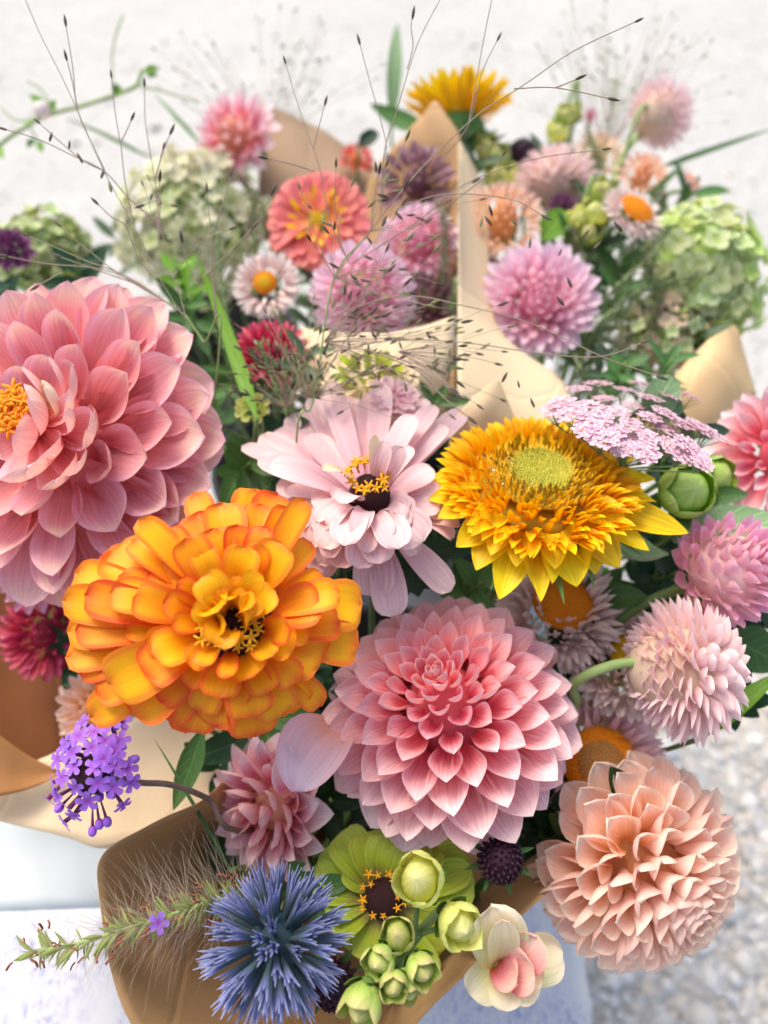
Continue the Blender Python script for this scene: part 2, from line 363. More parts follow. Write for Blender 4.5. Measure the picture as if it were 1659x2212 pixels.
G = dict(
    stem=plain_mat('stem_green', lin(88, 118, 62), lin(120, 145, 80), 60, .5),
    pale_stem=plain_mat('pale_stem', lin(150, 170, 105), lin(128, 152, 88), 60, .5),
    dark_stem=plain_mat('dusky_stem', lin(105, 85, 75), lin(128, 108, 88), 90, .6),
    leaf=leaf_mat('leaf_mid', lin(58, 98, 48), lin(92, 134, 66)),
    sage=leaf_mat('leaf_sage', lin(112, 150, 100), lin(142, 172, 122), ribs=5, rib=.4, back=lin(150, 172, 135)),
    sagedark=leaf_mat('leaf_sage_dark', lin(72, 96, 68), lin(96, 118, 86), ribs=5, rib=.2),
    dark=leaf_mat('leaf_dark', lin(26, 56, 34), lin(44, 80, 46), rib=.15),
    bright=leaf_mat('leaf_bright', lin(95, 150, 40), lin(135, 180, 60), rib=.2, trans=.35),
)
PAL = dict(
    # colour of the tissue itself, base to tip; only mauve has shade mixed in
    dahlia_pink=petal_mat('petal_pink_dahlia', [(0, lin(228, 104, 118)), (.3, lin(240, 138, 150)), (.52, lin(250, 180, 184)), (.82, lin(253, 212, 214))], lin(255, 232, 232), .66, .75, back=lin(250, 188, 180), backf=.6),
    dahlia_rose=petal_mat('petal_rose_dahlia', [(0, lin(230, 122, 122)), (.3, lin(242, 156, 156)), (.7, lin(246, 182, 186)), (.97, lin(250, 226, 196))], lin(246, 194, 208), .55, .75, back=lin(246, 192, 178), vein=.09),
    shell=petal_mat('petal_shell', [(0, lin(246, 185, 160)), (.4, lin(248, 205, 208)), (1, lin(252, 232, 234))], lin(246, 190, 198), .7, .6, back=lin(250, 226, 226), vein=.05),
    dahlia_small=petal_mat('petal_small_dahlia', [(0, lin(240, 180, 145)), (.25, lin(234, 125, 146)), (.5, lin(247, 185, 196)), (.85, lin(253, 232, 234))], lin(250, 225, 228), .7, .7, back=lin(244, 190, 185)),
    dahlia_peach=petal_mat('petal_peach_dahlia', [(0, lin(242, 180, 118)), (.35, lin(251, 206, 170)), (.7, lin(254, 218, 200)), (.95, lin(255, 232, 218))], lin(255, 242, 224), .66, .85, back=lin(253, 218, 204), backf=.8, trans=.42, vein=.06),
    dahlia_soft=petal_mat('petal_soft_pink', [(0, lin(234, 146, 170)), (.3, lin(247, 190, 206)), (.6, lin(252, 214, 226)), (1, lin(254, 232, 240))], lin(255, 238, 244), .55, .8, back=lin(245, 190, 208)),
    dahlia_deep=petal_mat('petal_deep_pink', [(0, lin(214, 96, 136)), (.35, lin(238, 148, 176)), (.8, lin(246, 190, 210))], lin(248, 206, 222), .65, .7),
    mauve=petal_mat('petal_mauve_shaded', [(0, lin(128, 90, 94)), (.6, lin(170, 132, 138)), (1, lin(196, 162, 168))]),  # dulled and darkened: the shade inside the wrap is put into the colour
    plum=petal_mat('petal_plum', [(0, lin(92, 45, 78)), (1, lin(145, 88, 128))]),
    crimson=petal_mat('petal_crimson', [(0, lin(165, 45, 70)), (.6, lin(218, 88, 112)), (1, lin(236, 130, 150))]),
    coral=petal_mat('petal_coral', [(0, lin(242, 140, 70)), (.3, lin(238, 120, 112)), (1, lin(244, 150, 142))], vein=.2, back=lin(238, 150, 140)),
    orange=petal_mat('petal_orange', [(0, lin(225, 105, 45)), (.3, lin(248, 148, 25)), (.75, lin(255, 176, 20))], lin(240, 108, 42), .56, .8, back=lin(240, 130, 52), backf=.6, vein=.05, var=.08, huev=.018),
    orange_in=petal_mat('petal_orange_inner', [(0, lin(190, 120, 20)), (.5, lin(240, 165, 10)), (1, lin(252, 185, 10))], lin(240, 130, 25), .75, .6, back=lin(225, 160, 20), vein=.08),
    blush=petal_mat('petal_blush', [(0, lin(205, 130, 150)), (.25, lin(232, 182, 190)), (.8, lin(244, 208, 206))], lin(248, 218, 212), .75, .6, back=lin(240, 198, 188), vein=.12, var=.05),
    blush_cream=petal_mat('petal_cream', [(0, lin(225, 205, 165)), (1, lin(240, 222, 185))], back=lin(242, 222, 200)),
    sun=petal_mat('petal_sunflower', [(0, lin(250, 170, 10)), (.35, lin(255, 206, 10)), (1, lin(255, 226, 35))], vein=.13, vfreq=14, trans=.35, back=lin(250, 200, 30)),
    sun_in=petal_mat('petal_sunflower_inner', [(0, lin(240, 150, 10)), (.4, lin(254, 188, 10)), (1, lin(255, 214, 20))], vein=.1, trans=.35),
    sun_disc=petal_mat('floret_gold', [(0, lin(140, 130, 30)), (.6, lin(190, 150, 30)), (1, lin(120, 90, 25))], vein=.2),
    straw_w=petal_mat('bract_white', [(0, lin(235, 200, 190)), (.5, lin(246, 228, 220)), (1, lin(252, 242, 236))], vein=.06, rough=.35, trans=.25, back=lin(248, 232, 225)),
    straw_p=petal_mat('bract_pink', [(0, lin(238, 214, 180)), (.35, lin(247, 208, 212)), (1, lin(252, 232, 240))], vein=.05, rough=.35, trans=.35, back=lin(248, 226, 218)),
    straw_h=petal_mat('bract_hot_pink', [(0, lin(250, 218, 205)), (.5, lin(249, 182, 216)), (1, lin(253, 222, 238))], vein=.08, rough=.35, trans=.35, back=lin(248, 208, 208)),
    straw_c=petal_mat('bract_cream', [(0, lin(215, 205, 150)), (.5, lin(242, 214, 190)), (1, lin(246, 222, 205))], vein=.06, rough=.35, back=lin(240, 212, 180)),
    lime=petal_mat('petal_lime', [(0, lin(150, 110, 110)), (.28, lin(165, 160, 70)), (.5, lin(176, 196, 50)), (1, lin(200, 214, 85))], lin(205, 220, 100), .75, .5, back=lin(178, 196, 70)),
    snap=petal_mat('petal_snapdragon', [(0, lin(190, 205, 95)), (.6, lin(226, 228, 130)), (1, lin(240, 238, 170))], vein=.08, trans=.4, back=lin(218, 222, 125)),
    snap_cream=petal_mat('petal_snap_cream', [(0, lin(225, 225, 130)), (.5, lin(242, 238, 180)), (1, lin(248, 232, 205))], vein=.06, trans=.4),
    snap_pink=petal_mat('petal_snap_pink', [(0, lin(252, 180, 20)), (.25, lin(248, 140, 60)), (.5, lin(240, 135, 140)), (1, lin(250, 215, 190))], vein=.06),
    hyd_green=petal_mat('petal_hydrangea_green', [(0, lin(190, 204, 128)), (1, lin(226, 232, 186))], vein=.1, trans=.4, var=.16, huev=.02),
    hyd_cream=petal_mat('petal_hydrangea_cream', [(0, lin(212, 210, 158)), (1, lin(238, 234, 208))], vein=.1, trans=.35, var=.14, huev=.02),
    hyd_lime=petal_mat('petal_hydrangea_lime', [(0, lin(176, 200, 96)), (1, lin(214, 228, 150))], vein=.1, trans=.4, var=.12, huev=.02),
    hyd_pink=petal_mat('petal_hydrangea_pink', [(0, lin(200, 190, 140)), (1, lin(235, 195, 180))], vein=.1, var=.12),
    hyd_dark=petal_mat('petal_hydrangea_olive', [(0, lin(130, 145, 75)), (1, lin(175, 185, 110))], vein=.1, var=.16, huev=.02),
    verbena=petal_mat('petal_verbena', [(0, lin(175, 80, 190)), (.4, lin(176, 115, 225)), (1, lin(188, 135, 238))], vein=.05, var=.1),
    sepal=petal_mat('sepal_green', [(0, lin(80, 120, 50)), (1, lin(120, 155, 80))], vein=.15, rough=.5),
    bud=petal_mat('bud_green', [(0, lin(110, 160, 40)), (.6, lin(150, 190, 60)), (1, lin(196, 215, 120))], vein=.1, rough=.3, trans=.15),
)
M_thistle = plain_mat('thistle_spikes', None, None, 200, .5, ramp_v=[(0, lin(26, 54, 50)), (.45, lin(46, 78, 80)), (.7, lin(78, 92, 134)), (.88, lin(120, 126, 180)), (1, lin(178, 184, 212))], bump=.1, var=.2)
M_orange_disc = plain_mat('disc_orange', lin(226, 124, 14), lin(248, 164, 28), 900, .8, 1, .001)
M_yellow_disc = plain_mat('disc_yellow', lin(190, 140, 10), lin(232, 188, 30), 900, .8, 1, .001)
M_tan_disc = plain_mat('disc_tan', lin(150, 108, 60), lin(178, 138, 84), 1200, .9, 1, .0008)
M_brown = plain_mat('disc_dark_brown', lin(52, 26, 30), lin(82, 45, 44), 600, .8, 1, .0008)
M_green_disc = plain_mat('disc_green', lin(160, 156, 44), lin(196, 184, 66), 700, .7, 1, .001)
M_stamen = plain_mat('stamen_gold', lin(226, 150, 20), lin(245, 185, 30), 300, .7)
M_stamen_o = plain_mat('stamen_orange', lin(240, 140, 20), lin(250, 170, 30), 300, .7)
M_black = plain_mat('scabiosa_black', lin(32, 12, 26), lin(62, 24, 48), 300, .6)
M_purple = plain_mat('calyx_purple', lin(110, 40, 85), lin(150, 70, 120), 200, .6)
M_umbel = plain_mat('umbel_flower_pink', lin(196, 112, 146), lin(250, 236, 240), 9, .6, trans=.2)
M_umbel_g = plain_mat('umbel_ray_green', lin(110, 140, 95), lin(140, 160, 110), 90, .6)
M_grass = plain_mat('panicum_thread', lin(150, 118, 118), lin(148, 145, 108), 25, .6)
M_seed = plain_mat('panicum_seed', lin(62, 48, 52), lin(96, 82, 62), 150, .5, var=.35)
M_bristle = plain_mat('bristle', lin(214, 186, 178), lin(205, 196, 160), 40, .6, trans=.4)
M_spikelet = plain_mat('spikelet_green', lin(150, 175, 95), lin(188, 198, 128), 60, .5, trans=.3)
M_anther = plain_mat('anther_russet', lin(140, 68, 50), lin(165, 95, 70), 80, .6)
KRAFT = paper_mat('kraft_brown', lin(180, 142, 98), lin(196, 158, 112))
CREAM = paper_mat('kraft_cream', lin(222, 198, 158), lin(234, 212, 174))
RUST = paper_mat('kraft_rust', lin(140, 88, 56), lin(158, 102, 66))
TAUPE = paper_mat('kraft_taupe', lin(160, 134, 104), lin(176, 150, 120))

# ---------------------------------------------------------------- the setting: gravel ground
m, t, n, l, b = new_mat('gravel')
tc = n.new('ShaderNodeTexCoord')
vo = n.new('ShaderNodeTexVoronoi'); vo.inputs['Scale'].default_value = 46; l.new(tc.outputs['Object'], vo.inputs['Vector'])
vo2 = n.new('ShaderNodeTexVoronoi'); vo2.inputs['Scale'].default_value = 130; l.new(tc.outputs['Object'], vo2.inputs['Vector'])
nz = n.new('ShaderNodeTexNoise'); nz.inputs['Scale'].default_value = 3.5; nz.inputs['Detail'].default_value = 8; l.new(tc.outputs['Object'], nz.inputs['Vector'])
cs = n.new('ShaderNodeSeparateColor'); l.new(vo.outputs['Color'], cs.inputs[0])
c = ramp(n, l, cs.outputs[0], [(0, lin(172, 171, 165)), (.4, lin(184, 183, 177)), (.7, lin(176, 174, 167)), (1, lin(190, 189, 185))])
c = mixc(n, l, math_node(n, l, 'MULTIPLY', nz.outputs[0], .6), c, lin(182, 181, 175))
l.new(c, b.inputs['Base Color']); b.inputs['Roughness'].default_value = .9; b.inputs['Specular IOR Level'].default_value = .15
bp = n.new('ShaderNodeBump'); bp.invert = True; bp.inputs['Strength'].default_value = .4; bp.inputs['Distance'].default_value = .006; l.new(vo.outputs['Distance'], bp.inputs['Height'])
bp2 = n.new('ShaderNodeBump'); bp2.invert = True; bp2.inputs['Strength'].default_value = .5; bp2.inputs['Distance'].default_value = .004; l.new(vo2.outputs['Distance'], bp2.inputs['Height']); l.new(bp.outputs[0], bp2.inputs['Normal'])
bp4 = n.new('ShaderNodeBump'); bp4.inputs['Strength'].default_value = .6; bp4.inputs['Distance'].default_value = .05; l.new(nz.outputs[0], bp4.inputs['Height']); l.new(bp2.outputs[0], bp4.inputs['Normal']); l.new(bp4.outputs[0], b.inputs['Normal'])
M_gravel = m
V = []; UV = []
xs = list(np.linspace(-30, -3, 8)) + list(np.linspace(-2.6, 2.6, 60)) + list(np.linspace(3, 30, 8))
ys = list(np.linspace(-20, -1.5, 6)) + list(np.linspace(-1.2, 4.2, 64)) + list(np.linspace(4.8, 60, 10))
for y in ys:
    for x in xs:
        V.append((x, y, .012 * math.sin(3.1 * x + 1.3 * y) * math.cos(2.3 * y - x) + rnd.uniform(-.003, .003))); UV.append((x, y))
g = part('ground', mesh('ground', V, grid_faces(len(xs), len(ys)), UV, M_gravel), None, Matrix()); tag(g, kind='structure')

m, t, n, l, b = new_mat('gravel_stone')
at = n.new('ShaderNodeVertexColor'); at.layer_name = 'tone'
tc = n.new('ShaderNodeTexCoord'); nz = n.new('ShaderNodeTexNoise'); nz.inputs['Scale'].default_value = 150; l.new(tc.outputs['Object'], nz.inputs['Vector'])
l.new(mixc(n, l, math_node(n, l, 'MULTIPLY', nz.outputs[0], .3), at.outputs[0], lin(205, 200, 190)), b.inputs['Base Color']); b.inputs['Roughness'].default_value = .85; b.inputs['Specular IOR Level'].default_value = .2
sm = m
phi_ = (1 + 5 ** .5) / 2
ico = np.array([(-1, phi_, 0), (1, phi_, 0), (-1, -phi_, 0), (1, -phi_, 0), (0, -1, phi_), (0, 1, phi_), (0, -1, -phi_), (0, 1, -phi_), (phi_, 0, -1), (phi_, 0, 1), (-phi_, 0, -1), (-phi_, 0, 1)]) / 1.9
icf = [(0, 11, 5), (0, 5, 1), (0, 1, 7), (0, 7, 10), (0, 10, 11), (1, 5, 9), (5, 11, 4), (11, 10, 2), (10, 7, 6), (7, 1, 8), (3, 9, 4), (3, 4, 2), (3, 2, 6), (3, 6, 8), (3, 8, 9), (4, 9, 5), (2, 4, 11), (6, 2, 10), (8, 6, 7), (9, 8, 1)]
rs = np.random.RandomState(3)
V = []; F = []; TN = []
tones = [(200, 197, 189), (212, 209, 202), (186, 181, 172), (206, 197, 182), (190, 190, 190), (218, 215, 209), (200, 188, 174)]
for i in range(30000):
    if i < 27000: x, y, s = rs.uniform(.1, 1.0), rs.uniform(-.25, 1.0), (rs.gamma(1.6, .0017) + .0022) * (2.6 if rs.rand() < .02 else 1)
    else: x, y, s = rs.uniform(-1.6, 1.6), rs.uniform(.6, 3.4), rs.gamma(2.0, .0016) + .002
    s = min(s, .026)
    q = ico * (s * rs.uniform(.75, 1.2, 3)) * (1 + rs.uniform(-.18, .18, (12, 1)))
    a = rs.uniform(0, 6.3); ca, sa = math.cos(a), math.sin(a)
    q = np.stack([q[:, 0] * ca - q[:, 1] * sa + x, q[:, 0] * sa + q[:, 1] * ca + y, q[:, 2] * .7 + .012 * math.sin(3.1 * x + 1.3 * y) * math.cos(2.3 * y - x) + s * .15], 1)
    o = len(V) ; V += q.tolist(); F += [(p + o, r + o, k + o) for p, r, k in icf]; TN += [lin(*tones[rs.randint(7)])] * 12
me = mesh('gravel_stones', V, F, None, sm)
ca_ = me.color_attributes.new('tone', 'FLOAT_COLOR', 'POINT'); ca_.data.foreach_set('color', np.array(TN, dtype=np.float32).ravel())
tag(part('gravel', me, None, Matrix()), 'loose pale limestone gravel with rounded pebbles beside the table', 'gravel', kind='stuff')

# ---------------------------------------------------------------- table and its cloth
TZ = .50
def edge_x(y): return .176 + .15 * y          # right edge of the table, running slightly outward
tb = thing('table', 'low table under the white cloth with lilac print', 'table', (-.3, .4, 0))
wood = plain_mat('table_wood', lin(150, 120, 90), lin(170, 138, 104), 14, .6)
def box_geo(x0, x1, y0, y1, z0, z1):
    V = [(x, y, z) for z in (z0, z1) for y in (y0, y1) for x in (x0, x1)]
    return V, [(0, 2, 3, 1), (4, 5, 7, 6), (0, 1, 5, 4), (2, 6, 7, 3), (0, 4, 6, 2), (1, 3, 7, 5)], [(0, 0)] * 8
V, F, UV = box_geo(-.9, .13, -.15, .92, TZ - .035, TZ - .006)
V = [(edge_x(y) - .012 if x > 0 else x, y, z) for x, y, z in V]
part('tabletop', mesh('tabletop', V, F, UV, wood, False), tb, Matrix())
for x, y in ((-.84, -.09), (.09, -.09), (-.84, .86), (.2, .86)):
    V, F, UV = box_geo(x - .02, x + .02, y - .02, y + .02, 0, TZ - .037)
    part('leg', mesh('leg', V, F, UV, wood, False), tb, Matrix())

m, t, n, l, b = new_mat('toile_cloth')
tc = n.new('ShaderNodeTexCoord')
mp = n.new('ShaderNodeMapping'); mp.inputs['Scale'].default_value = (1.5, .75, .5); l.new(tc.outputs['Object'], mp.inputs[0])
big = n.new('ShaderNodeTexNoise'); big.inputs['Scale'].default_value = 11; big.inputs['Detail'].default_value = 3; l.new(mp.outputs[0], big.inputs['Vector'])
wv = n.new('ShaderNodeTexWave'); wv.inputs['Scale'].default_value = 26; wv.inputs['Distortion'].default_value = 16; wv.inputs['Detail'].default_value = 3; wv.inputs['Detail Scale'].default_value = 3; l.new(mp.outputs[0], wv.inputs['Vector'])
fine = n.new('ShaderNodeTexNoise'); fine.inputs['Scale'].default_value = 130; fine.inputs['Detail'].default_value = 4; l.new(mp.outputs[0], fine.inputs['Vector'])
mask = ramp(n, l, big.outputs[0], [(.46, (0, 0, 0, 1)), (.56, (1, 1, 1, 1))])
st = ramp(n, l, wv.outputs['Color'], [(.62, (0, 0, 0, 1)), (.85, (1, 1, 1, 1))])
ff = ramp(n, l, fine.outputs[0], [(.42, (0, 0, 0, 1)), (.58, (1, 1, 1, 1))])
f = math_node(n, l, 'MULTIPLY', math_node(n, l, 'MULTIPLY', mask, math_node(n, l, 'MULTIPLY_ADD', st, .85, .12)), math_node(n, l, 'MULTIPLY_ADD', ff, .6, .4))
c = mixc(n, l, math_node(n, l, 'MULTIPLY', f, .75), lin(212, 210, 208), lin(112, 120, 176))
l.new(c, b.inputs['Base Color']); b.inputs['Roughness'].default_value = .8; b.inputs['Specular IOR Level'].default_value = .2
we = n.new('ShaderNodeTexNoise'); we.inputs['Scale'].default_value = 1400; l.new(tc.outputs['Object'], we.inputs['Vector'])
bp = n.new('ShaderNodeBump'); bp.inputs['Strength'].default_value = .3; bp.inputs['Distance'].default_value = .0004; l.new(we.outputs[0], bp.inputs['Height']); l.new(bp.outputs[0], b.inputs['Normal'])
V = []; UV = []; NX, NY = 74, 90
for j in range(NY):
    y = -.25 + 1.2 * j / (NY - 1)
    for i in range(NX):
        if i < 40:
            x = -.95 + (edge_x(y) + .95) * i / 39; z = TZ + .0035 * math.sin(17 * x + 5 * y) * math.sin(9 * y) * (i > 2)
            if j == 0: z -= .2
        else:
            d = (i - 39) / (NX - 40); fold = .006 * math.sin(y * 46 + 2 * math.sin(y * 9)) + .004 * math.sin(y * 83 + 1)
            x = edge_x(y) + .004 + .02 * (1 - math.exp(-d * 9)) + (fold + .012) * min(1, d * 3) + .02 * d
            z = TZ - .001 - .44 * d ** 1.15
        V.append((x, y, z)); UV.append((i / NX, j / NY))
cl = part('tablecloth', mesh('tablecloth', V, grid_faces(NX, NY), UV, m), None, Matrix())
tag(cl, 'white tablecloth with a faint lilac blue floral print, draped over the table edge', 'tablecloth')
md = cl.modifiers.new('thickness', 'SOLIDIFY'); md.thickness = .0008; md.offset = -1

# ---------------------------------------------------------------- paper sheets
def sheet(name, label, cat, rows, mat, group=None, n=5, crink=.0012, parent=None):
    pts = [[P(*q) if not isinstance(q, Vector) else q for q in r] for r in rows]
    A = [crom(r, n) for r in pts]
    cols = [crom([r[i] for r in A], n) for i in range(len(A[0]))]
    nu, nv = len(cols), len(cols[0])
    rr = random.Random(name + label); ph = [rr.uniform(0, 6) for _ in range(4)]
    V = []; UV = []
    for j in range(nv):
        for i in range(nu):
            p = cols[i][j].copy(); k = crink * (math.sin(p.x * 70 + ph[0] + 20 * p.z) + math.sin(p.y * 90 + ph[1]) + .6 * math.sin((p.x + p.z) * 190 + ph[2]))
            k += crink * 1.6 * (abs(((p.x * 9 + p.y * 5 + p.z * 4 + ph[3]) % 1) - .5) + .8 * abs(((p.x * 7 - p.y * 9 - p.z * 5 + ph[0]) % 1) - .5) - .4) * 2
            V.append(p + Vector((0, 0, k))); UV.append((i / (nu - 1), j / (nv - 1)))
    o = part(name, mesh(name, V, grid_faces(nu, nv), UV, mat), parent, Matrix())
    if cat: tag(o, label, cat, group)
    md = o.modifiers.new('thickness', 'SOLIDIFY'); md.thickness = .0004; md.offset = 0
    return o

BASE = dict(front=Vector((.0, .23, TZ + .02)), left=Vector((-.24, .30, TZ + .02)), midl=Vector((-.10, .50, TZ + .02)),
            midr=Vector((.06, .60, TZ + .02)), right=Vector((.14, .47, TZ + .02)), back=Vector((-.2, .74, TZ + .02)))
def jit(s): return Vector((rnd.uniform(-s, s), rnd.uniform(-s, s), rnd.uniform(-s, s)))

def bucket(label, x, y, rt=.085, h=.2):
    pr = [(rt * .72, 0), (rt * .76, .004), (rt * .97, h - .012), (rt * 1.03, h - .012), (rt * 1.03, h), (rt * .95, h), (rt * .72, .012), (0, .012)]
    V = []; UV = []; n_ = 28
    for j, (r_, z) in enumerate(pr):
        for i in range(n_ + 1): a = 2 * math.pi * i / n_; V.append((r_ * math.cos(a), r_ * math.sin(a), z)); UV.append((i / n_, j / 7))
    o = thing('bucket', label, 'bucket', (x, y, TZ + .002), 'dark buckets holding the bouquets')
    part('shell', mesh('shell', V, grid_faces(n_ + 1, len(pr)), UV, M_bucket), o, Matrix.Translation((x, y, TZ + .002)))
    hp = crom([(x - rt * 1.03, y, TZ + h - .02), (x - rt * .7, y - rt * .9, TZ + h - .05), (x, y - rt * 1.25, TZ + h - .07), (x + rt * .7, y - rt * .9, TZ + h - .05), (x + rt * 1.03, y, TZ + h - .02)], 6)
    part('handle', mesh('handle', *tube_geo(hp, .0018, 6), M_bucket), o, Matrix())
M_bucket = plain_mat('bucket_black', lin(28, 28, 30), lin(42, 42, 44), 30, .5)
bucket('dark bucket under the front bouquet, seen only through gaps', BASE['front'].x, BASE['front'].y, .10, .22)
bucket('dark bucket under the giant rose dahlia at the left', BASE['left'].x, BASE['left'].y)
bucket('dark bucket behind the cream paper band', BASE['midl'].x, BASE['midl'].y, .085, .22)
bucket('dark bucket behind the tall paper seam', BASE['midr'].x, BASE['midr'].y, .085, .22)
bucket('dark bucket under the green hydrangeas on the right', BASE['right'].x, BASE['right'].y, .07, .22)
bucket('dark bucket farthest back, under the olive hydrangea', BASE['back'].x, BASE['back'].y)

# ---------------------------------------------------------------- flower builders
def bloom(name, label, cat, base, px, py, d, tx=0, ty=.5, c=1.0, group=None, stem='stem', r=.0022, back=.05, spin=0):
    z = axis(tx, ty, c); o = P(px, py, d); M = frame(o, z, spin)
    b0 = BASE[base] + Vector((rnd.uniform(-.03, .03), rnd.uniform(-.03, .03), 0))
    root = thing(name, label, cat, b0, group)
    if stem:
        a = o - z * .004; q = o - z * back; mid = q.lerp(b0, .5) + jit(.008)
        V, F, UV = tube_geo(crom([a, q, mid, b0], 6), r, 7)
        part('stem', mesh('stem', V, F, UV, G[stem]), root, Matrix())
    return root, M, d / FPX

def radial(root, M, Rm, N, mat, name='petal', h=.7, tmax=100, p=.85, L=(.15, .75), lp=1.0, ap=1.0, A=(0, 100), W=(.45, .5), cup=(1.2, .5), cupb=None, tip=.6, wp=.6, bw=.3,
           bend=(.5, -.2), bpow=1.5, ruf=.02, jitter=4, u0=0.0, u1=1.0, stages=6, var=4, seed=1, zoff=0, nu=7, nv=9, sq=(1, 1), twist=0, notch=0, mid=0):
    r = random.Random(seed)
    for i in range(N):
        u = u0 + (u1 - u0) * min(.999, max(.0, (i + .5) / N + r.uniform(-.004, .004) * 60 / N * 3)); ph = i * 2.39996 + R(r.uniform(-jitter, jitter))
        th = R(tmax) * u ** p; al = R(A[0] + (A[1] - A[0]) * u ** ap + r.uniform(-jitter, jitter))
        Ln = Rm * (L[0] + (L[1] - L[0]) * u ** lp) * r.uniform(.9, 1.07); Rq = Rm * (1 + r.uniform(-.05, .04) * u)
        T = Vector((Rq * math.sin(th) * math.cos(ph) * sq[0], Rq * math.sin(th) * math.sin(ph) * sq[1], h * Rq * math.cos(th) + zoff * Rm))
        D = Vector((math.sin(al) * math.cos(ph), math.sin(al) * math.sin(ph), math.cos(al)))
        N_ = Vector((-math.cos(al) * math.cos(ph), -math.cos(al) * math.sin(ph), math.sin(al)))
        us = min(stages - 1, int((u - u0) / (u1 - u0 + 1e-9) * stages)) / max(1, stages - 1)
        us = u0 + (u1 - u0) * us
        mx = lambda q: q[0] + (q[1] - q[0]) * us if isinstance(q, (tuple, list)) else q
        c0 = mx(cup)
        me = petal_mesh(name, mat, L=1, W=mx(W) * (.9 + .2 * ((i % var) / max(1, var - 1))), wp=mx(wp), tip=mx(tip), base=mx(bw), cup0=min(2.6, c0 * 1.5) if cupb is None else mx(cupb), cup1=c0, bend=mx(bend) + .3 * ((i * 2 % var) / max(1, var - 1) - .5), bpow=bpow, ruf=ruf, seed=i % var, nu=nu, nv=nv, twist=twist * (i % var - 1), notch=notch, mid=mid)
        N_ = N_ + Vector((math.sin(ph), -math.cos(ph), 0)) * r.uniform(-.22, .22)
        Ml = orient(T - D * Ln, D, N_, Ln)
        part(name, me, root, M @ Ml)

def core(root, M, Rm, mat, h=.5, z=0.0, name='receptacle', deep=False):
    V, F, UV = ovoid_geo(1, 1, 14, 9)
    if deep: UV = [(.5, .05)] * len(V)
    Mx = M @ Matrix.Translation((0, 0, z * Rm)) @ Matrix.Diagonal((Rm, Rm, Rm * h, 1))
    part(name, mesh(name, V, F, UV, mat), root, Mx)

def to_plane(M, px, py, h):
    """where the line of sight through px,py meets the plane h above the flower, in the flower's frame"""
    Mi = M.inverted(); o = Mi @ CAM; q = Mi @ P(px, py, 1.0); dr = q - o
    return o + dr * ((h - o.z) / dr.z)

def explicit(root, M, k, items, mat, name='petal', r0=.2, Rm=1.0, zb=0.0, up=.35, **kw):
    """petals given one by one: tip place, width, height above the flower's plane, bend"""
    for i, it in enumerate(items):
        px, py, W, h = it[:4]; bend = it[4] if len(it) > 4 else -.5; mt = it[5] if len(it) > 5 else mat
        T = to_plane(M, px, py, h * Rm)
        rr = math.hypot(T.x, T.y); e = Vector((T.x / rr, T.y / rr, 0))
        B = e * (r0 * Rm * min(1, .4 + rr / Rm)) + Vector((0, 0, zb * Rm + max(0, h) * Rm * .35 - (.06 if h < 0 else 0) * Rm))
        Y = T - B; Ln = Y.length
        k2 = dict(L=1, W=min(1.3, W * k / Ln), wp=.7, tip=.25, base=.3, cup0=.9, cup1=.35, bend=bend, bpow=2.0, ruf=.03, seed=i, nu=9, nv=12, twist=rnd.uniform(-.25, .25)); k2.update(kw)
        V, F, UV = petal_geo(**k2)
        part(name, mesh(name, V, F, UV, mt), root, M @ orient(B, Y, Vector((0, 0, 1)) + Vector((rnd.uniform(-.25, .25), rnd.uniform(-.25, .25), 0)), Ln))

def floret_dome(root, M, Rm, h, z, n_, mat, size=.09, name='disc', rr=(0, 1), spike=1.0, swirl=0, seed=1):
    """a disc made of many tiny pointed florets standing on a low dome"""
    J = Join(); r = random.Random(seed)
    V, F, UV = ovoid_geo(Rm * rr[1] * .99, Rm * h, 20, 9); J.add(V, F, [(.5, .02)] * len(V), Matrix.Translation((0, 0, z)))
    for i in range(n_):
        q = math.sqrt(rr[0] ** 2 + (rr[1] ** 2 - rr[0] ** 2) * (i + .5) / n_); a = i * 2.39996
        p = Vector((q * Rm * math.cos(a), q * Rm * math.sin(a), z + Rm * h * math.sqrt(max(0, 1 - (q / rr[1] * .97) ** 2))))
        D = Vector((.5 * q * math.cos(a + swirl), .5 * q * math.sin(a + swirl), 1)) + Vector((r.uniform(-.2, .2), r.uniform(-.2, .2), 0)); s = Rm * size * r.uniform(.8, 1.25)
        x = D.cross(Vector((0, 1, 0))).normalized(); y = D.cross(x).normalized(); b_ = len(J.V)
        for k_ in range(4): an = k_ * 1.5708; J.V.append(tuple(p + (x * math.cos(an) + y * math.sin(an)) * s * .55 - D * s * .3)); J.UV.append((k_ / 4, .3))
        J.V.append(tuple(p + D.normalized() * s * spike)); J.UV.append((.5, 1.0))
        J.F += [(b_ + k_, b_ + (k_ + 1) % 4, b_ + 4) for k_ in range(4)]
    return part(name, J.mesh(name, mat), root, M)

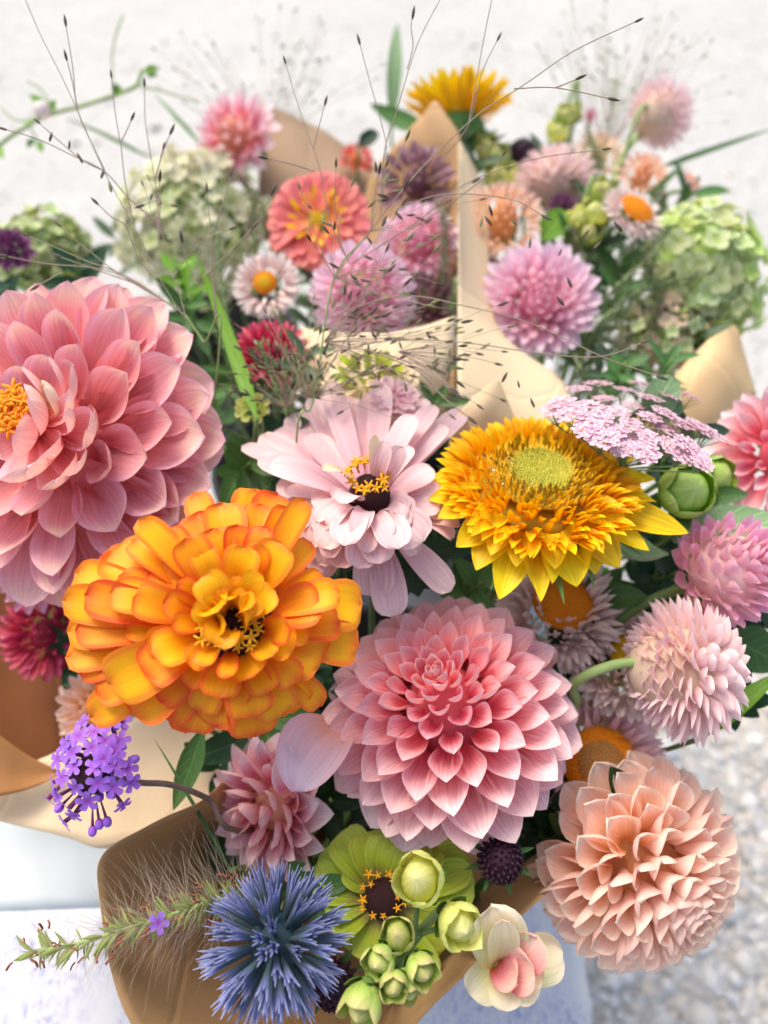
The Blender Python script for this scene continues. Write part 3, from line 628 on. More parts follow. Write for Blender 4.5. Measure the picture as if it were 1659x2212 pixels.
def stamens(root, M, Rm, N, r0, r1, mat, L=.12, name='stamen', z=0.05, star=5, one=False):
    """small star-shaped disc florets standing in a ring"""
    J = Join()
    for a in range(star):
        an = 2 * math.pi * a / star
        p = [(0, 0, 0), (0, 0, .55), (.22 * math.cos(an), .22 * math.sin(an), .8), (.5 * math.cos(an), .5 * math.sin(an), .85)]
        J.add(*tube_geo(p, [.1, .1, .09, .05], 5))
    me = J.mesh(name, mat)
    r = random.Random(N)
    for i in range(N):
        q = Rm * math.sqrt(r0 * r0 + (r1 * r1 - r0 * r0) * (i + .5) / N); ph = i * 2.39996
        e = Vector((math.cos(ph), math.sin(ph), 0))
        part(name, me, root, M @ orient(e * q + Vector((0, 0, z * Rm)), Vector((-e.y, e.x, 0)), e * r.uniform(.1, .5) + Vector((0, 0, 1)), Rm * L * r.uniform(.8, 1.2)))

def dahlia(name, label, base, px, py, d, Rpx, mat, tx=0, ty=.6, c=1.0, N=110, h=.75, group=None, seed=1, core_mat=None, calyx=True, ch=1.0, **kw):
    root, M, k = bloom(name, label, 'dahlia', base, px, py, d, tx, ty, c, group)
    Rm = Rpx * k; a = dict(h=h, seed=seed); a.update(kw)
    radial(root, M, Rm, N, mat, **a)
    core(root, M, Rm * .34, core_mat or mat, max(.3, (h * 1.0 - a.get('L', (.15, .7))[0] * .95 + .1) / .34 * ch), -.12, deep=True)
    if calyx: radial(root, M, Rm * .45, 8, PAL['sepal'], 'sepal', h=.3, tmax=110, p=.15, L=(.8, .8), A=(120, 120), W=(.5, .5), cup=(.5, .5), zoff=-.75, seed=seed)
    return root, M, Rm

def strawflower(name, label, base, px, py, d, Rpx, mat, disc, tx=0, ty=.6, c=1.0, N=150, dr=.42, group=None, disc_in=None, h=.45, seed=1, amax=112, stem='pale_stem', W=.3, tmax=112, p=.42, u0=.1, A0=38, body=False):
    root, M, k = bloom(name, label, 'strawflower', base, px, py, d, tx, ty, c, group, stem=stem, r=.0024)
    Rm = Rpx * k
    radial(root, M, Rm, N, mat, 'bract', h=h, tmax=tmax, p=p, L=(.42, .5), A=(A0, amax), W=(W, W * 1.15), cup=(.8, .7), tip=(.95, .75), wp=.45, bw=.55, bend=(-.5, .5), jitter=7, u0=u0, seed=seed, nu=5, nv=6, ruf=.01)
    zt = Rm * (h * .3 if h < .7 else h * .28)
    if body: core(root, M, Rm * .62, mat, 1.1, -.1, 'bract_cushion', deep=True)
    floret_dome(root, M, Rm * dr, .32, zt, 260 if dr > .25 else 60, disc, .085, seed=seed)
    if disc_in:
        floret_dome(root, M, Rm * dr * .68, .22, zt + Rm * dr * .2, 220, disc_in, .07, 'disc_centre', spike=.5)
    core(root, M, Rm * .2, PAL['sepal'], .9, -.35, 'calyx')
    return root, M, Rm

def hydrangea(name, label, base, px, py, d, rx, ry, mats, N=150, c=1.0, tx=0, ty=.2, deep=.8, fl=.17, group=None, seed=1):
    root, M, k = bloom(name, label, 'hydrangea', base, px, py, d, tx, ty, c, group, r=.003)
    r = random.Random(seed); mes = []
    for mt in mats:
        for v in range(2):
            J = Join()
            for q in range(4):
                V, F, UV = petal_geo(L=1, W=.95, wp=.55, tip=.35, base=.3, cup0=.3, cup1=.3, bend=.5 if v else -.3, nu=5, nv=5, ruf=.05, seed=q + v * 7)
                J.add(V, F, UV, orient(Vector((0, 0, 0)), Vector((math.cos(q * math.pi / 2), math.sin(q * math.pi / 2), .25)), Vector((0, 0, 1))))
            mes.append(J.mesh('floret', mt))
    for i in range(N):
        zc = 1 - 2 * (i + .5) / N * .78; ph = i * 2.39996; s = math.sqrt(max(0, 1 - zc * zc))
        dirv = Vector((s * math.cos(ph), s * math.sin(ph), zc)); q = r.uniform(.74, 1.1)
        loc = Vector((dirv.x * rx * k * q, dirv.y * ry * k * q, (dirv.z * deep * (rx + ry) / 2) * k * q))
        nn = (dirv + Vector((r.uniform(-.4, .4), r.uniform(-.4, .4), r.uniform(-.2, .4)))).normalized()
        part('floret', mes[r.randrange(len(mes))], root, M @ orient(loc, Matrix.Rotation(r.uniform(0, 6), 3, nn) @ nn.orthogonal(), nn, (rx + ry) / 2 * k * fl * r.uniform(.7, 1.35)))
    V, F, UV = ovoid_geo(1, 1, 18, 11, lobes=5, amp=.08)
    part('flower_stalks', mesh('flower_stalks', V, F, UV, G['stem']), root, M @ Matrix.Diagonal((rx * k * .72, ry * k * .72, (rx + ry) / 2 * k * deep * .7, 1)))
    return root

def leaf_part(root, B, T, W, nrm, mat, name='leaf', bend=-.4, cup=.5, tip=.8, wp=.42, ruf=.03, seed=0, twist=0, base=.12, nu=9, nv=14, label=None):
    Y = T - B; Ln = Y.length
    V, F, UV = petal_geo(L=1, W=W / Ln, wp=wp, tip=tip, base=base, cup0=cup, cup1=cup * .6, bend=bend, bpow=1.2, ruf=ruf, seed=seed, nu=nu, nv=nv, twist=twist)
    return part(name, mesh(name, V, F, UV, mat), root, orient(B, Y, nrm, Ln), label)

def snap_bud(root, p, z, s, mat, cup_mat=None, seed=0, opened=False):
    r = random.Random(seed); M = frame(p, z, r.uniform(0, 6))
    V, F, UV = ovoid_geo(.42, .5, 16, 11, lobes=2, amp=.10, point=.35, bump=.05, seed=seed)
    bo = part('bud', mesh('bud', V, F, UV, mat), root, M @ Matrix.Translation((0, 0, .1 * s)) @ Matrix.Scale(s, 4))
    for q in range(4):
        a = q * math.pi / 2 + r.uniform(-.3, .3); e = Vector((math.cos(a), math.sin(a), 0))
        V, F, UV = petal_geo(L=1, W=.95, wp=.55, tip=.3, base=.6, cup0=1.25, cup1=1.1, bend=1.0, bpow=1.0, nu=7, nv=8, ruf=.03, seed=seed + q)
        part('fold', mesh('fold', V, F, UV, mat), root, M @ orient(e * .30 * s + Vector((0, 0, -.28 * s)), e * .22 + Vector((0, 0, 1)), -e, s * .95))
    for q in range(5):
        a = q * math.pi * .4 + .3; e = Vector((math.cos(a), math.sin(a), 0))
        V, F, UV = petal_geo(L=1, W=.6, wp=.45, tip=.6, base=.6, cup0=.9, cup1=.6, bend=.9, bpow=1.0, nu=5, nv=7, seed=q)
        part('sepal', mesh('sepal', V, F, UV, cup_mat or PAL['sepal']), root, M @ orient(e * .16 * s + Vector((0, 0, -.46 * s)), e * .75 + Vector((0, 0, .8)), -e, s * .62))

# ================================================================ papers
sheet('tissue_paper', 'plain white tissue sheet lying flat at the left, below the cream paper flap', 'tissue paper',
      [[(-160, 1560, .60), (60, 1600, .60), (200, 1640, .59), (330, 1640, .58)], [(-160, 1800, .585), (60, 1800, .58), (200, 1830, .57), (330, 1880, .57)], [(-160, 1975, .565), (60, 1968, .563), (200, 1962, .56), (330, 1958, .56)]],
      plain_mat('tissue_white', lin(206, 212, 207), lin(214, 219, 214), 20, .7, .2, .002))
bf = BASE['front']
rim = [(480, 1690, .45), (430, 1735, .42), (320, 1790, .405), (225, 1845, .39), (211, 1930, .385), (238, 2095, .375), (325, 2262, .37), (520, 2390, .37), (760, 2400, .375), (905, 2205, .385), (1000, 2110, .395), (1085, 2022, .41), (1180, 1930, .43), (1330, 1820, .46)]
rows = []
for t_ in (0, .12, .3, .6, .9):
    row = []
    for q in rim:
        p = P(*q); tgt = bf + (p - bf) * .14; tgt.z = bf.z + .01
        v = p.lerp(tgt, t_ ** .9); v.z -= .03 * math.sin(math.pi * t_); row.append(v)
    rows.append(row)
sheet('paper_wrap', 'brown kraft paper wrap flaring open around the front bouquet at the bottom of the photo', 'wrapping paper', rows, KRAFT, n=9, crink=.0024)
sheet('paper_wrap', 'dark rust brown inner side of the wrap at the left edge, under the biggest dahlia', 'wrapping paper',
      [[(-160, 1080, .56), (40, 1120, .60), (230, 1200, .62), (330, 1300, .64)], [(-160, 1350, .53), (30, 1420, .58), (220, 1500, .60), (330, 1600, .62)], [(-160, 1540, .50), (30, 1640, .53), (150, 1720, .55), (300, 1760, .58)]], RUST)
sheet('paper_flap', 'tan brown triangular paper flap crossing the left edge above the cream paper', 'paper flap',
      [[(-150, 1475, .465), (0, 1588, .47), (60, 1630, .475), (128, 1664, .48)], [(-150, 1610, .462), (-10, 1660, .468), (50, 1672, .474), (126, 1668, .48)], [(-150, 1735, .46), (-10, 1722, .465), (60, 1705, .472), (124, 1674, .478)]], paper_mat('kraft_tan', lin(176, 120, 68), lin(190, 138, 84)))
sheet('paper_wrap', 'cream paper wrap behind the violet verbena, from the left edge to the orange zinnia', 'wrapping paper',
      [[(-150, 1660, .495), (40, 1650, .495), (180, 1600, .50), (300, 1540, .505), (480, 1450, .51)], [(-150, 1730, .485), (30, 1730, .485), (180, 1700, .49), (330, 1650, .50), (500, 1560, .51)], [(-150, 1742, .475), (0, 1773, .475), (142, 1808, .475), (245, 1832, .475), (480, 1780, .49)]], CREAM)
sheet('paper_wrap', 'cream paper band in front of the two pink dahlias, left of the tall paper seam', 'wrapping paper',
      [[(650, 705, .60), (740, 722, .58), (860, 716, .57), (984, 688, .585)], [(650, 800, .59), (740, 820, .57), (860, 815, .56), (975, 790, .575)], [(660, 940, .60), (740, 960, .58), (860, 960, .57), (955, 940, .585)]], CREAM)
sheet('paper_wrap', 'tall cream paper sheet with a straight vertical edge below the round pink dahlia', 'wrapping paper',
      [[(991, 305, .70), (1005, 325, .705), (1028, 370, .71), (1058, 430, .715)], [(990, 560, .63), (1005, 600, .635), (1035, 650, .64), (1075, 700, .645)], [(988, 770, .57), (1050, 775, .58), (1130, 795, .59), (1225, 835, .60)], [(986, 985, .54), (1060, 990, .55), (1150, 990, .56), (1250, 990, .57)]], CREAM)
sheet('paper_wrap', 'brown paper cone with a pointed tip standing before the far sunflower', 'wrapping paper',
      [[(925, 232, .735), (938, 217, .73), (948, 222, .728), (962, 246, .725)], [(870, 300, .75), (915, 302, .735), (955, 300, .725), (996, 306, .72)], [(795, 398, .77), (860, 400, .76), (930, 402, .74), (990, 400, .72)], [(770, 600, .76), (860, 620, .76), (930, 620, .74), (986, 620, .70)], [(770, 860, .70), (860, 880, .70), (930, 880, .69), (982, 880, .66)]],
      KRAFT)
sheet('paper_wrap', 'dull brown paper sheet behind the coral zinnia and the far left pink dahlia', 'wrapping paper',
      [[(562, 214, .86), (600, 236, .86), (700, 285, .86), (745, 310, .86), (815, 362, .87)], [(560, 330, .84), (620, 340, .84), (700, 360, .84), (750, 375, .84), (825, 420, .86)], [(560, 520, .82), (620, 530, .82), (700, 540, .82), (750, 550, .82), (835, 560, .84)]], TAUPE)
sheet('paper_wrap', 'tan curled paper corner on the right, below the green hydrangea', 'wrapping paper',
      [[(1588, 697, .64), (1598, 712, .645), (1612, 760, .65), (1634, 852, .655)], [(1530, 735, .63), (1560, 765, .625), (1585, 820, .63), (1612, 872, .645)], [(1440, 830, .62), (1480, 850, .61), (1530, 890, .615), (1555, 915, .63)], [(1330, 930, .61), (1400, 945, .60), (1470, 950, .61), (1520, 935, .62)]], paper_mat('kraft_honey', lin(214, 176, 122), lin(232, 200, 150)))
sheet('paper_corner', 'small pointed cream paper corner between the blush zinnia and the golden sunflower', 'paper corner',
      [[(1074, 813, .50), (1078, 815, .50), (1082, 822, .50), (1086, 830, .50)], [(1035, 850, .495), (1060, 855, .495), (1085, 862, .50), (1105, 880, .505)], [(985, 905, .49), (1030, 910, .49), (1075, 915, .50), (1120, 925, .51)], [(960, 1000, .50), (1020, 1000, .50), (1080, 1000, .51), (1140, 1000, .52)]], paper_mat('kraft_cream_warm', lin(226, 196, 150), lin(236, 210, 168)))

# ================================================================ front blooms
# large rose dahlia at the left edge
r0_, M0, Rm0 = dahlia('dahlia', 'giant rose pink dahlia cut by the left edge, open at its orange heart', 'left', 138, 950, .46, 362, PAL['dahlia_rose'], -.12, .12, 1, N=80, h=.5, ch=1.7,
    tmax=106, p=.62, L=(.42, .72), A=(25, 112), ap=.8, W=(.68, .66), cup=(.95, .55), tip=(.5, .38), wp=.58, bw=.35, bend=(.9, .05), u0=.1, seed=3, nu=11, nv=13, var=5, ruf=.02, jitter=7, mid=.03)
stamens(r0_, M0 @ Matrix.Translation((-Rm0 * .02, Rm0 * .06, 0)), Rm0, 24, 0, .09, M_stamen_o, L=.10, z=.40)
for q, (ex, ey, Wp, hh, bn, mt) in enumerate([(110, 770, 130, .5, 1.0, 'dahlia_rose'), (50, 790, 130, .5, 1.0, 'dahlia_rose'), (160, 790, 120, .5, 1.0, 'dahlia_rose'), (0, 990, 140, .45, 1.0, 'dahlia_rose'), (95, 835, 80, .62, 1.5, 'blush_cream'), (150, 850, 70, .8, .9, 'dahlia_rose'), (60, 1010, 150, .75, 1.4, 'dahlia_rose'), (170, 1000, 80, .75, 1.2, 'dahlia_rose'), (30, 940, 90, .7, 1.2, 'dahlia_rose'), (115, 985, 60, .7, .8, 'dahlia_rose'), (60, 860, 110, .72, 1.3, 'dahlia_rose'), (190, 930, 90, .8, 1.3, 'dahlia_rose'), (120, 1040, 110, .7, 1.4, 'dahlia_rose'), (140, 890, 50, .85, 1.2, 'dahlia_rose')]):
    explicit(r0_, M0, .46 / FPX, [(ex, ey, Wp, hh, bn)], PAL[mt], r0=.1, Rm=Rm0, zb=.1, cup0=1.2, cup1=.8, wp=.6, tip=.4)

# orange zinnia
zx = lambda X: 108 + X * .4232
zy = lambda Y: 1026 + Y * .4232
ro, Mo, k = bloom('zinnia', 'large orange zinnia with loose ruffled petals in the front left', 'zinnia', 'front', zx(950), zy(770), .372, .12, .30)
Rm = 330 * k
L_ = [(130,500,190,0),(260,420,230,0),(90,800,200,0),(80,930,210,-.02),(200,1240,200,-.1),(240,1120,210,0),(700,1310,230,-.05),(850,1290,230,0),(1040,1335,250,-.02),(1190,1235,220,0),(1300,1180,200,-.05),(1385,1180,150,-.08),(1570,880,230,0),(1590,660,270,0),(760,190,280,0),(1050,75,260,-.1),(1165,95,240,-.1),(310,400,300,.05),(600,1250,190,.0),(420,1220,260,.04),(180,620,190,.06),(740,90,170,-.08),
 (60,640,200,.14),(180,615,190,.2),(310,605,190,.26),(430,620,180,.33),(575,650,150,.4),(130,800,190,.12),(300,1070,270,.14),(480,1020,240,.24),(525,915,200,.36),(860,1140,190,.24),(1030,1240,230,.14),(1040,1030,200,.34),(900,1040,100,.46),(1390,950,270,.1),(1480,600,170,.28),(1385,650,230,.3),(1250,880,170,.36),(1225,790,150,.46),
 (1305,125,140,.3),(1205,160,140,.2),(1195,350,210,.42),(1080,150,190,.1),(880,140,220,.15),(830,270,200,.28),(450,225,160,.3),(690,320,200,.36),(560,370,210,.12),(500,500,200,.2),(650,550,140,.36),(1000,360,180,.42),(1075,350,140,.4),(690,1080,120,.2),(330,880,180,.1),(150,1010,170,-.05),(560,1160,170,.1),(770,1210,160,.06),(950,1180,150,.16),(1120,1110,170,.2),(1260,1060,160,.18),(1330,800,150,.22),(1100,260,140,.3),(960,250,150,.3),(600,270,160,.24),(760,360,150,.32),(420,330,180,.14),(350,520,160,.16),(1400,520,160,.16),(1330,340,130,.15),(480,860,150,.3),(700,960,130,.34),(620,760,110,.42),(770,980,110,.42),(1130,930,130,.4),(200,700,160,.1),(380,760,200,.16),(640,460,200,.18),(1480,760,200,.12)]
explicit(ro, Mo, k, [(zx(a), zy(b_), W * .43, h, rnd.uniform(-1.1, -.3)) for a, b_, W, h in L_], PAL['orange'], r0=.22, Rm=Rm, zb=.02, wp=.74, tip=.0, base=.22, cup0=.9, cup1=.25, notch=.03, ruf=.045)
L_ = [(780,520,150,.5),(880,570,110,.5),(860,700,150,.52),(1150,590,150,.48),(960,660,100,.56),(980,520,140,.45),(1060,490,110,.5),(1050,650,110,.56),(740,650,150,.5),(840,870,150,.46),(900,640,80,.55),(1000,700,80,.58),(900,760,100,.5),(1090,690,80,.5),(830,620,90,.5),(1000,590,80,.5)]
explicit(ro, Mo, k, [(zx(a), zy(b_), W * .42, h, rnd.uniform(-2.1, -1.2)) for a, b_, W, h in L_], PAL['orange_in'], r0=.12, Rm=Rm, zb=.12, wp=.7, tip=.05, cup0=.9, cup1=.45, base=.3)
floret_dome(ro, Mo, Rm * .25, .8, Rm * .1, 160, M_brown, .1)
stamens(ro, Mo, Rm, 34, .05, .19, M_stamen, L=.09, z=.3)

# blush zinnia
bx = lambda X: 486 + X * .3255
by = lambda Y: 756 + Y * .3255
rb, Mb, k = bloom('zinnia', 'pale blush pink zinnia with a dark purple cone and curling lower petals', 'zinnia', 'front', bx(960), by(1030), .44, -.02, .72)
Rm = 250 * k
L_ = [(110,640,150,0,-.3),(230,570,170,0,-.2),(330,540,200,-.08,-.2),(450,420,280,-.1,-.1),(600,310,270,-.1,-.1),(690,210,170,.1,-.15),(780,300,200,.0,-.1),(860,320,190,-.1,-.1),(940,290,150,0,-.1),(1050,220,160,.05,-.1),(1130,260,150,-.05,-.1),(1210,270,210,-.05,-.1),(1330,320,170,-.05,-.2),(1250,430,160,.3,-.4),(1400,370,150,.15,-.4),(1460,500,170,.1,-.4),(1600,400,160,-.1,-.5),
 (290,760,170,.3,-.9),(220,720,150,.1,-.5),(340,900,150,0,-.3),(400,940,130,.1,-.6),(480,870,160,.1,-.4),(570,1010,150,.15,-.9),(650,800,110,.6,-1.4,PAL['blush_cream']),(1085,610,120,.7,-.9),(1180,640,120,.65,-1.0),(1255,650,120,.5,-.9),(1390,800,180,.2,-.5),(1440,1000,240,.1,-.8),(1465,1080,190,0,-1.2),(1320,1270,240,.12,-1.2),
 (760,1020,120,.5,-1.5),(590,1200,150,.2,-1.6),(640,1310,190,.2,-1.4),(560,1290,130,.1,-1.7),(600,1130,110,.25,-1.9),(700,1180,110,.35,-1.9),(680,1380,130,.15,-1.7),(860,1230,110,.4,-1.7),(940,1350,120,.25,-1.6),(1090,1250,120,.3,-1.5),(620,1420,140,.0,-1.5),(540,1380,140,-.05,-1.5),(790,1300,190,.38,-1.5),(730,1440,240,.08,-1.2),(880,1450,190,.18,-1.3),(1030,1420,190,.18,-1.3),(1150,1320,200,.3,-1.2),(1270,1360,130,0,-1.2),(560,1470,170,-.1,-1.2),(640,1500,160,-.2,-1.1),(990,1640,240,-.28,-1.0),(1110,1770,210,-.4,-.9),(1500,1600,170,-.38,-.5),(1000,560,70,.75,-.2,PAL['blush_cream']),
 (480,1000,150,-.1,-.3),(520,1120,170,-.05,-.9),(1330,1150,200,-.1,-.9),(380,680,180,-.02,-.3),(560,560,200,0,-.2),(1010,420,170,-.02,-.1)]
explicit(rb, Mb, k, [(bx(a[0]), by(a[1]), a[2] * .36) + tuple(a[3:]) for a in L_], PAL['blush'], r0=.16, Rm=Rm, zb=-.05, wp=.72, tip=.1, base=.26, cup0=.7, cup1=.3, ruf=.03, notch=.02)
L2 = []
for i in range(46):
    a_ = R(172 + 200 * ((i * .618) % 1)); q_ = .36 + .56 * ((i * .377) % 1)
    L2.append((bx(960) + 150 * q_ * 1.5 * math.cos(a_), by(1020) - 118 * q_ * 1.6 * math.sin(a_), rnd.uniform(36, 60), .42 - .55 * q_, rnd.uniform(-2.0, -1.2)))
explicit(rb, Mb, k, L2, PAL['blush'], r0=.2, Rm=Rm, zb=-.05, wp=.7, tip=.12, base=.3, cup0=.9, cup1=.45, ruf=.06, notch=.04)
core(rb, Mb, Rm * .2, M_brown, 1.7, .1, 'disc')
core(rb, Mb, Rm * .12, M_purple, 1.6, .36, 'cone')
stamens(rb, Mb, Rm, 20, .10, .17, M_stamen, L=.10, z=.36)

# double sunflower
M_gold_dark = plain_mat('receptacle_gold', lin(206, 152, 24), lin(230, 186, 44), 500, .8, 1, .001)
rsf, Ms, k = bloom('sunflower', 'double golden sunflower with a green centre, largest yellow bloom', 'sunflower', 'front', 1160, 1050, .44, .05, 1.05, r=.0035, stem='stem')
Rm = 262 * k
L_ = [(1488,1152,84,-.12,-.1),(1402,1190,66,-.2,-.2),(1418,1085,110,-.02,-.3),(1338,1226,92,-.22,-.3),(1288,1240,110,-.22,-.3),(1245,1268,104,-.25,-.3),(1192,1262,60,-.2,-.4),(1160,1275,92,-.25,-.4),(1078,1295,86,-.3,-.3),(1168,1300,50,-.28,-.3),(1028,1232,92,-.2,-.4),(985,1182,78,-.12,-.4),(945,1120,78,-.05,-.4),(1415,1035,80,0,-.3),(1372,990,76,.02,-.3),(1330,950,70,0,-.2),(1290,925,60,0,-.2),(1238,900,56,0,-.1),(1180,915,50,0,-.1),(1105,912,56,0,-.1),(1050,925,60,0,-.1),(1010,945,60,0,-.2),(965,985,66,0,-.3),(928,1035,70,0,-.3),(925,1080,70,-.02,-.3),(1350,1140,100,.02,-.4),(1300,1170,90,-.02,-.5),(1235,1190,90,-.04,-.5),(1115,1225,70,-.08,-.6),(1010,1150,70,.0,-.5),(1200,1230,70,-.1,-.5),(1060,1200,70,-.05,-.6)]
explicit(rsf, Ms, k, L_, PAL['sun'], 'ray_petal', r0=.35, Rm=Rm, zb=-.02, wp=.5, tip=.78, base=.5, cup0=.9, cup1=.55, ruf=.02)
radial(rsf, Ms, Rm * .86, 270, PAL['sun_in'], 'inner_petal', h=.26, tmax=94, p=.8, L=(.15, .30), A=(0, 80), W=(.36, .5), cup=(.9, .7), tip=.95, wp=.42, bw=.5, bend=(-.3, -.7), jitter=14, u0=.17, u1=1.0, seed=5, nu=5, nv=7, zoff=.04)
radial(rsf, Ms, Rm * .86, 150, PAL['sun_in'], 'inner_petal', h=.26, tmax=94, p=.8, L=(.12, .24), A=(-5, 60), W=(.5, .5), cup=(.9, .7), tip=.95, wp=.42, bw=.5, bend=(-.3, -.5), jitter=14, u0=.14, u1=.42, seed=15, nu=5, nv=5, zoff=.04)
radial(rsf, Ms, Rm, 90, PAL['sun_disc'], 'floret', h=.26, tmax=94, p=.8, L=(.11, .14), A=(-10, 30), W=(.42, .42), cup=(.9, .7), tip=.9, wp=.4, bw=.6, jitter=14, u0=.10, u1=.18, seed=6, nu=5, nv=5, zoff=.02)
floret_dome(rsf, Ms, Rm * .27, .22, Rm * .17, 420, M_green_disc, .075, rr=(0, 1), spike=1.6, swirl=2.6)
floret_dome(rsf, Ms, Rm * .42, .16, Rm * .12, 300, M_gold_dark, .075, 'disc_rim', rr=(.5, 1), spike=2.0)
core(rsf, Ms, Rm * .52, M_gold_dark, .25, -.09, 'receptacle')
radial(rsf, Ms, Rm, 80, PAL['lime'], 'disc_floret', h=.24, tmax=60, p=.6, L=(.05, .08), A=(0, -28), W=(.12, .14), cup=(.9, .7), tip=.9, wp=.3, bw=.9, jitter=8, u0=.0, u1=.19, seed=8, nu=3, nv=4, zoff=.02, stages=2)
core(rsf, Ms, Rm * .4, PAL['sepal'], .35, -.2, 'calyx')
radial(rsf, Ms, Rm, 12, PAL['sepal'], 'sepal', h=.1, tmax=110, p=.1, L=(.55, .6), A=(105, 125), W=(.13, .16), cup=(.5, .5), tip=1, wp=.3, bw=.7, zoff=-.32, seed=3)

# main pink dahlia
rd, Md, Rmd = dahlia('dahlia', 'big shell pink dahlia with white petal tips, centre of the front bouquet', 'front', 970, 1552, .45, 276, PAL['dahlia_pink'], -.27, .92, 1, N=140, h=.8, ch=.86,
    tmax=108, p=.95, L=(.15, .76), lp=.9, A=(2, 112), ap=.8, W=(.86, .68), cup=(1.25, .7), cupb=(2.2, 1.7), tip=(.85, .72), wp=.62, bw=.42, bend=(.75, -.15), nu=11, nv=12, stages=9, seed=11, mid=.02)
# small pink dahlia seen from its side
r2, M2, Rm2 = dahlia('dahlia', 'smaller pink and white dahlia turned sideways, left of the big shell pink one', 'front', 590, 1740, .455, 165, PAL['dahlia_small'], -.7, -.05, .8, N=60, h=.7,
    tmax=110, p=.7, L=(.45, .85), A=(15, 108), W=(.8, .66), cup=(1.0, .7), tip=.8, wp=.52, bw=.4, bend=(.7, -.5), nu=9, nv=10, seed=14, ch=.6)
leaf_part(r2, P(722, 1580, .43), P(636, 1708, .405), .040, -FW + UP, PAL['shell'], 'petal', bend=-1.7, cup=1.1, tip=.7, wp=.45, base=.5)
leaf_part(r2, P(625, 1720, .43), P(620, 1600, .41), .018, -FW, PAL['dahlia_small'], 'petal', bend=-.9, cup=1.2, tip=.7, wp=.55, base=.3)
# peach ball dahlia
r3, M3, Rm3 = dahlia('dahlia', 'peach ball dahlia with rolled petals at the lower right', 'front', 1366, 1852, .45, 232, PAL['dahlia_peach'], .50, -.35, 1, N=150, h=.85,
    tmax=122, p=.92, L=(.28, .66), lp=.8, A=(4, 122), ap=.9, W=(.98, .84), cup=(1.35, .8), cupb=(2.2, 2.1), ruf=.045, jitter=7, tip=(.4, .55), wp=.68, bw=.4, bend=(.2, -.1), nu=10, nv=10, seed=17, u0=.02)
# dahlia cut by the right edge
dahlia('dahlia', 'pink and white dahlia cut by the right edge, beside the green buds', 'right', 1700, 985, .52, 165, PAL['dahlia_pink'], -.35, .2, 1, N=60, h=.7, tmax=105, p=.75, L=(.3, .75), A=(10, 105), W=(.55, .55), cup=(1.1, .6), cupb=(2, 1.6), tip=.8, wp=.58, seed=19, nu=9)

# strawflowers
sf = 'strawflowers packed along the right of the front bouquet'
strawflower('strawflower', 'white strawflower with an orange disc, half hidden below the golden sunflower', 'front', 1210, 1318, .49, 142, PAL['straw_w'], M_orange_disc, 0, .75, group=sf, dr=.46, seed=2, h=.72, N=240, amax=98, A0=5, W=.34, p=.6)
strawflower('strawflower', 'cream strawflower with a yellow disc behind the bent green stem', 'front', 1350, 1425, .485, 135, PAL['straw_w'], M_yellow_disc, .1, .8, group=sf, seed=3, dr=.34, h=.72, N=220, amax=98, A0=5, W=.34, p=.6)
strawflower('strawflower', 'cream strawflower without visible disc, just below the one with the yellow disc', 'front', 1350, 1530, .50, 108, PAL['straw_c'], M_yellow_disc, .2, -.2, 1, group=sf, seed=13, dr=.2)
strawflower('strawflower', 'pale pink strawflower with a wide tan and orange disc, right of the big pink dahlia', 'front', 1292, 1648, .485, 148, PAL['straw_p'], M_orange_disc, -.12, .25, group=sf, disc_in=M_tan_disc, dr=.53, seed=4, N=200, h=.6, A0=25, W=.26)
strawflower('strawflower', 'pale pink strawflower seen from behind on a bent green stem', 'front', 1478, 1445, .43, 165, PAL['straw_p'], M_orange_disc, 1.0, .05, .0, group=sf, seed=5, N=230, stem=None, h=.75, tmax=162, amax=150, p=.72, W=.62, dr=.15, body=True)
strawflower('strawflower', 'half closed bright pink strawflower near the right edge, under the broad leaf', 'front', 1578, 1230, .45, 128, PAL['straw_h'], M_orange_disc, .35, .35, 1, group=sf, seed=6, N=105, amax=70, dr=.08, h=1.0, tmax=118, W=.72, p=.8, u0=0, A0=0, body=True)
rst = bpy.data.objects.new('tmp', None)

# dahlia buds
def dbud(label, px, py, d, Rp, tx, ty, seed, dark=False):
    root, M, k = bloom('dahlia_bud', label, 'flower bud', 'right', px, py, d, tx, ty, group='green dahlia buds')
    s = Rp * k
    V, F, UV = ovoid_geo(.8, .72, 18, 12)
    part('bud', mesh('bud', V, F, UV, PAL['bud']), root, M @ Matrix.Scale(s, 4))
    for q in range(6):
        a = q * math.pi / 3 + seed; e = Vector((math.cos(a), math.sin(a), 0))
        V, F, UV = petal_geo(L=1, W=.95, wp=.5, tip=.5, base=.6, cup0=.9, cup1=.8, bend=1.5, bpow=1, nu=9, nv=10, seed=q)
        part('scale', mesh('scale', V, F, UV, PAL['bud']), root, M @ orient(e * .62 * s + Vector((0, 0, -.55 * s)), e * .12 + Vector((0, 0, 1)), -e, s * 1.25))
    for q in range(5):
        a = q * math.pi * .4 + seed * 2; e = Vector((math.cos(a), math.sin(a), 0))
        V, F, UV = petal_geo(L=1, W=.5, wp=.5, tip=.6, base=.5, cup0=.6, cup1=.5, bend=-.5 if q % 2 else .8, nu=7, nv=8, seed=q)
        part('sepal', mesh('sepal', V, F, UV, G['leaf']), root, M @ orient(e * .45 * s + Vector((0, 0, -.66 * s)), e * .9 + Vector((0, 0, .7)), -e, s * 1.05))
dbud('shiny green dahlia bud right of the golden sunflower', 1478, 1062, .455, 64, .1, .1, .5)
dbud('darker green dahlia bud tucked behind the shiny one', 1540, 1030, .50, 50, .5, .1, 1.7)

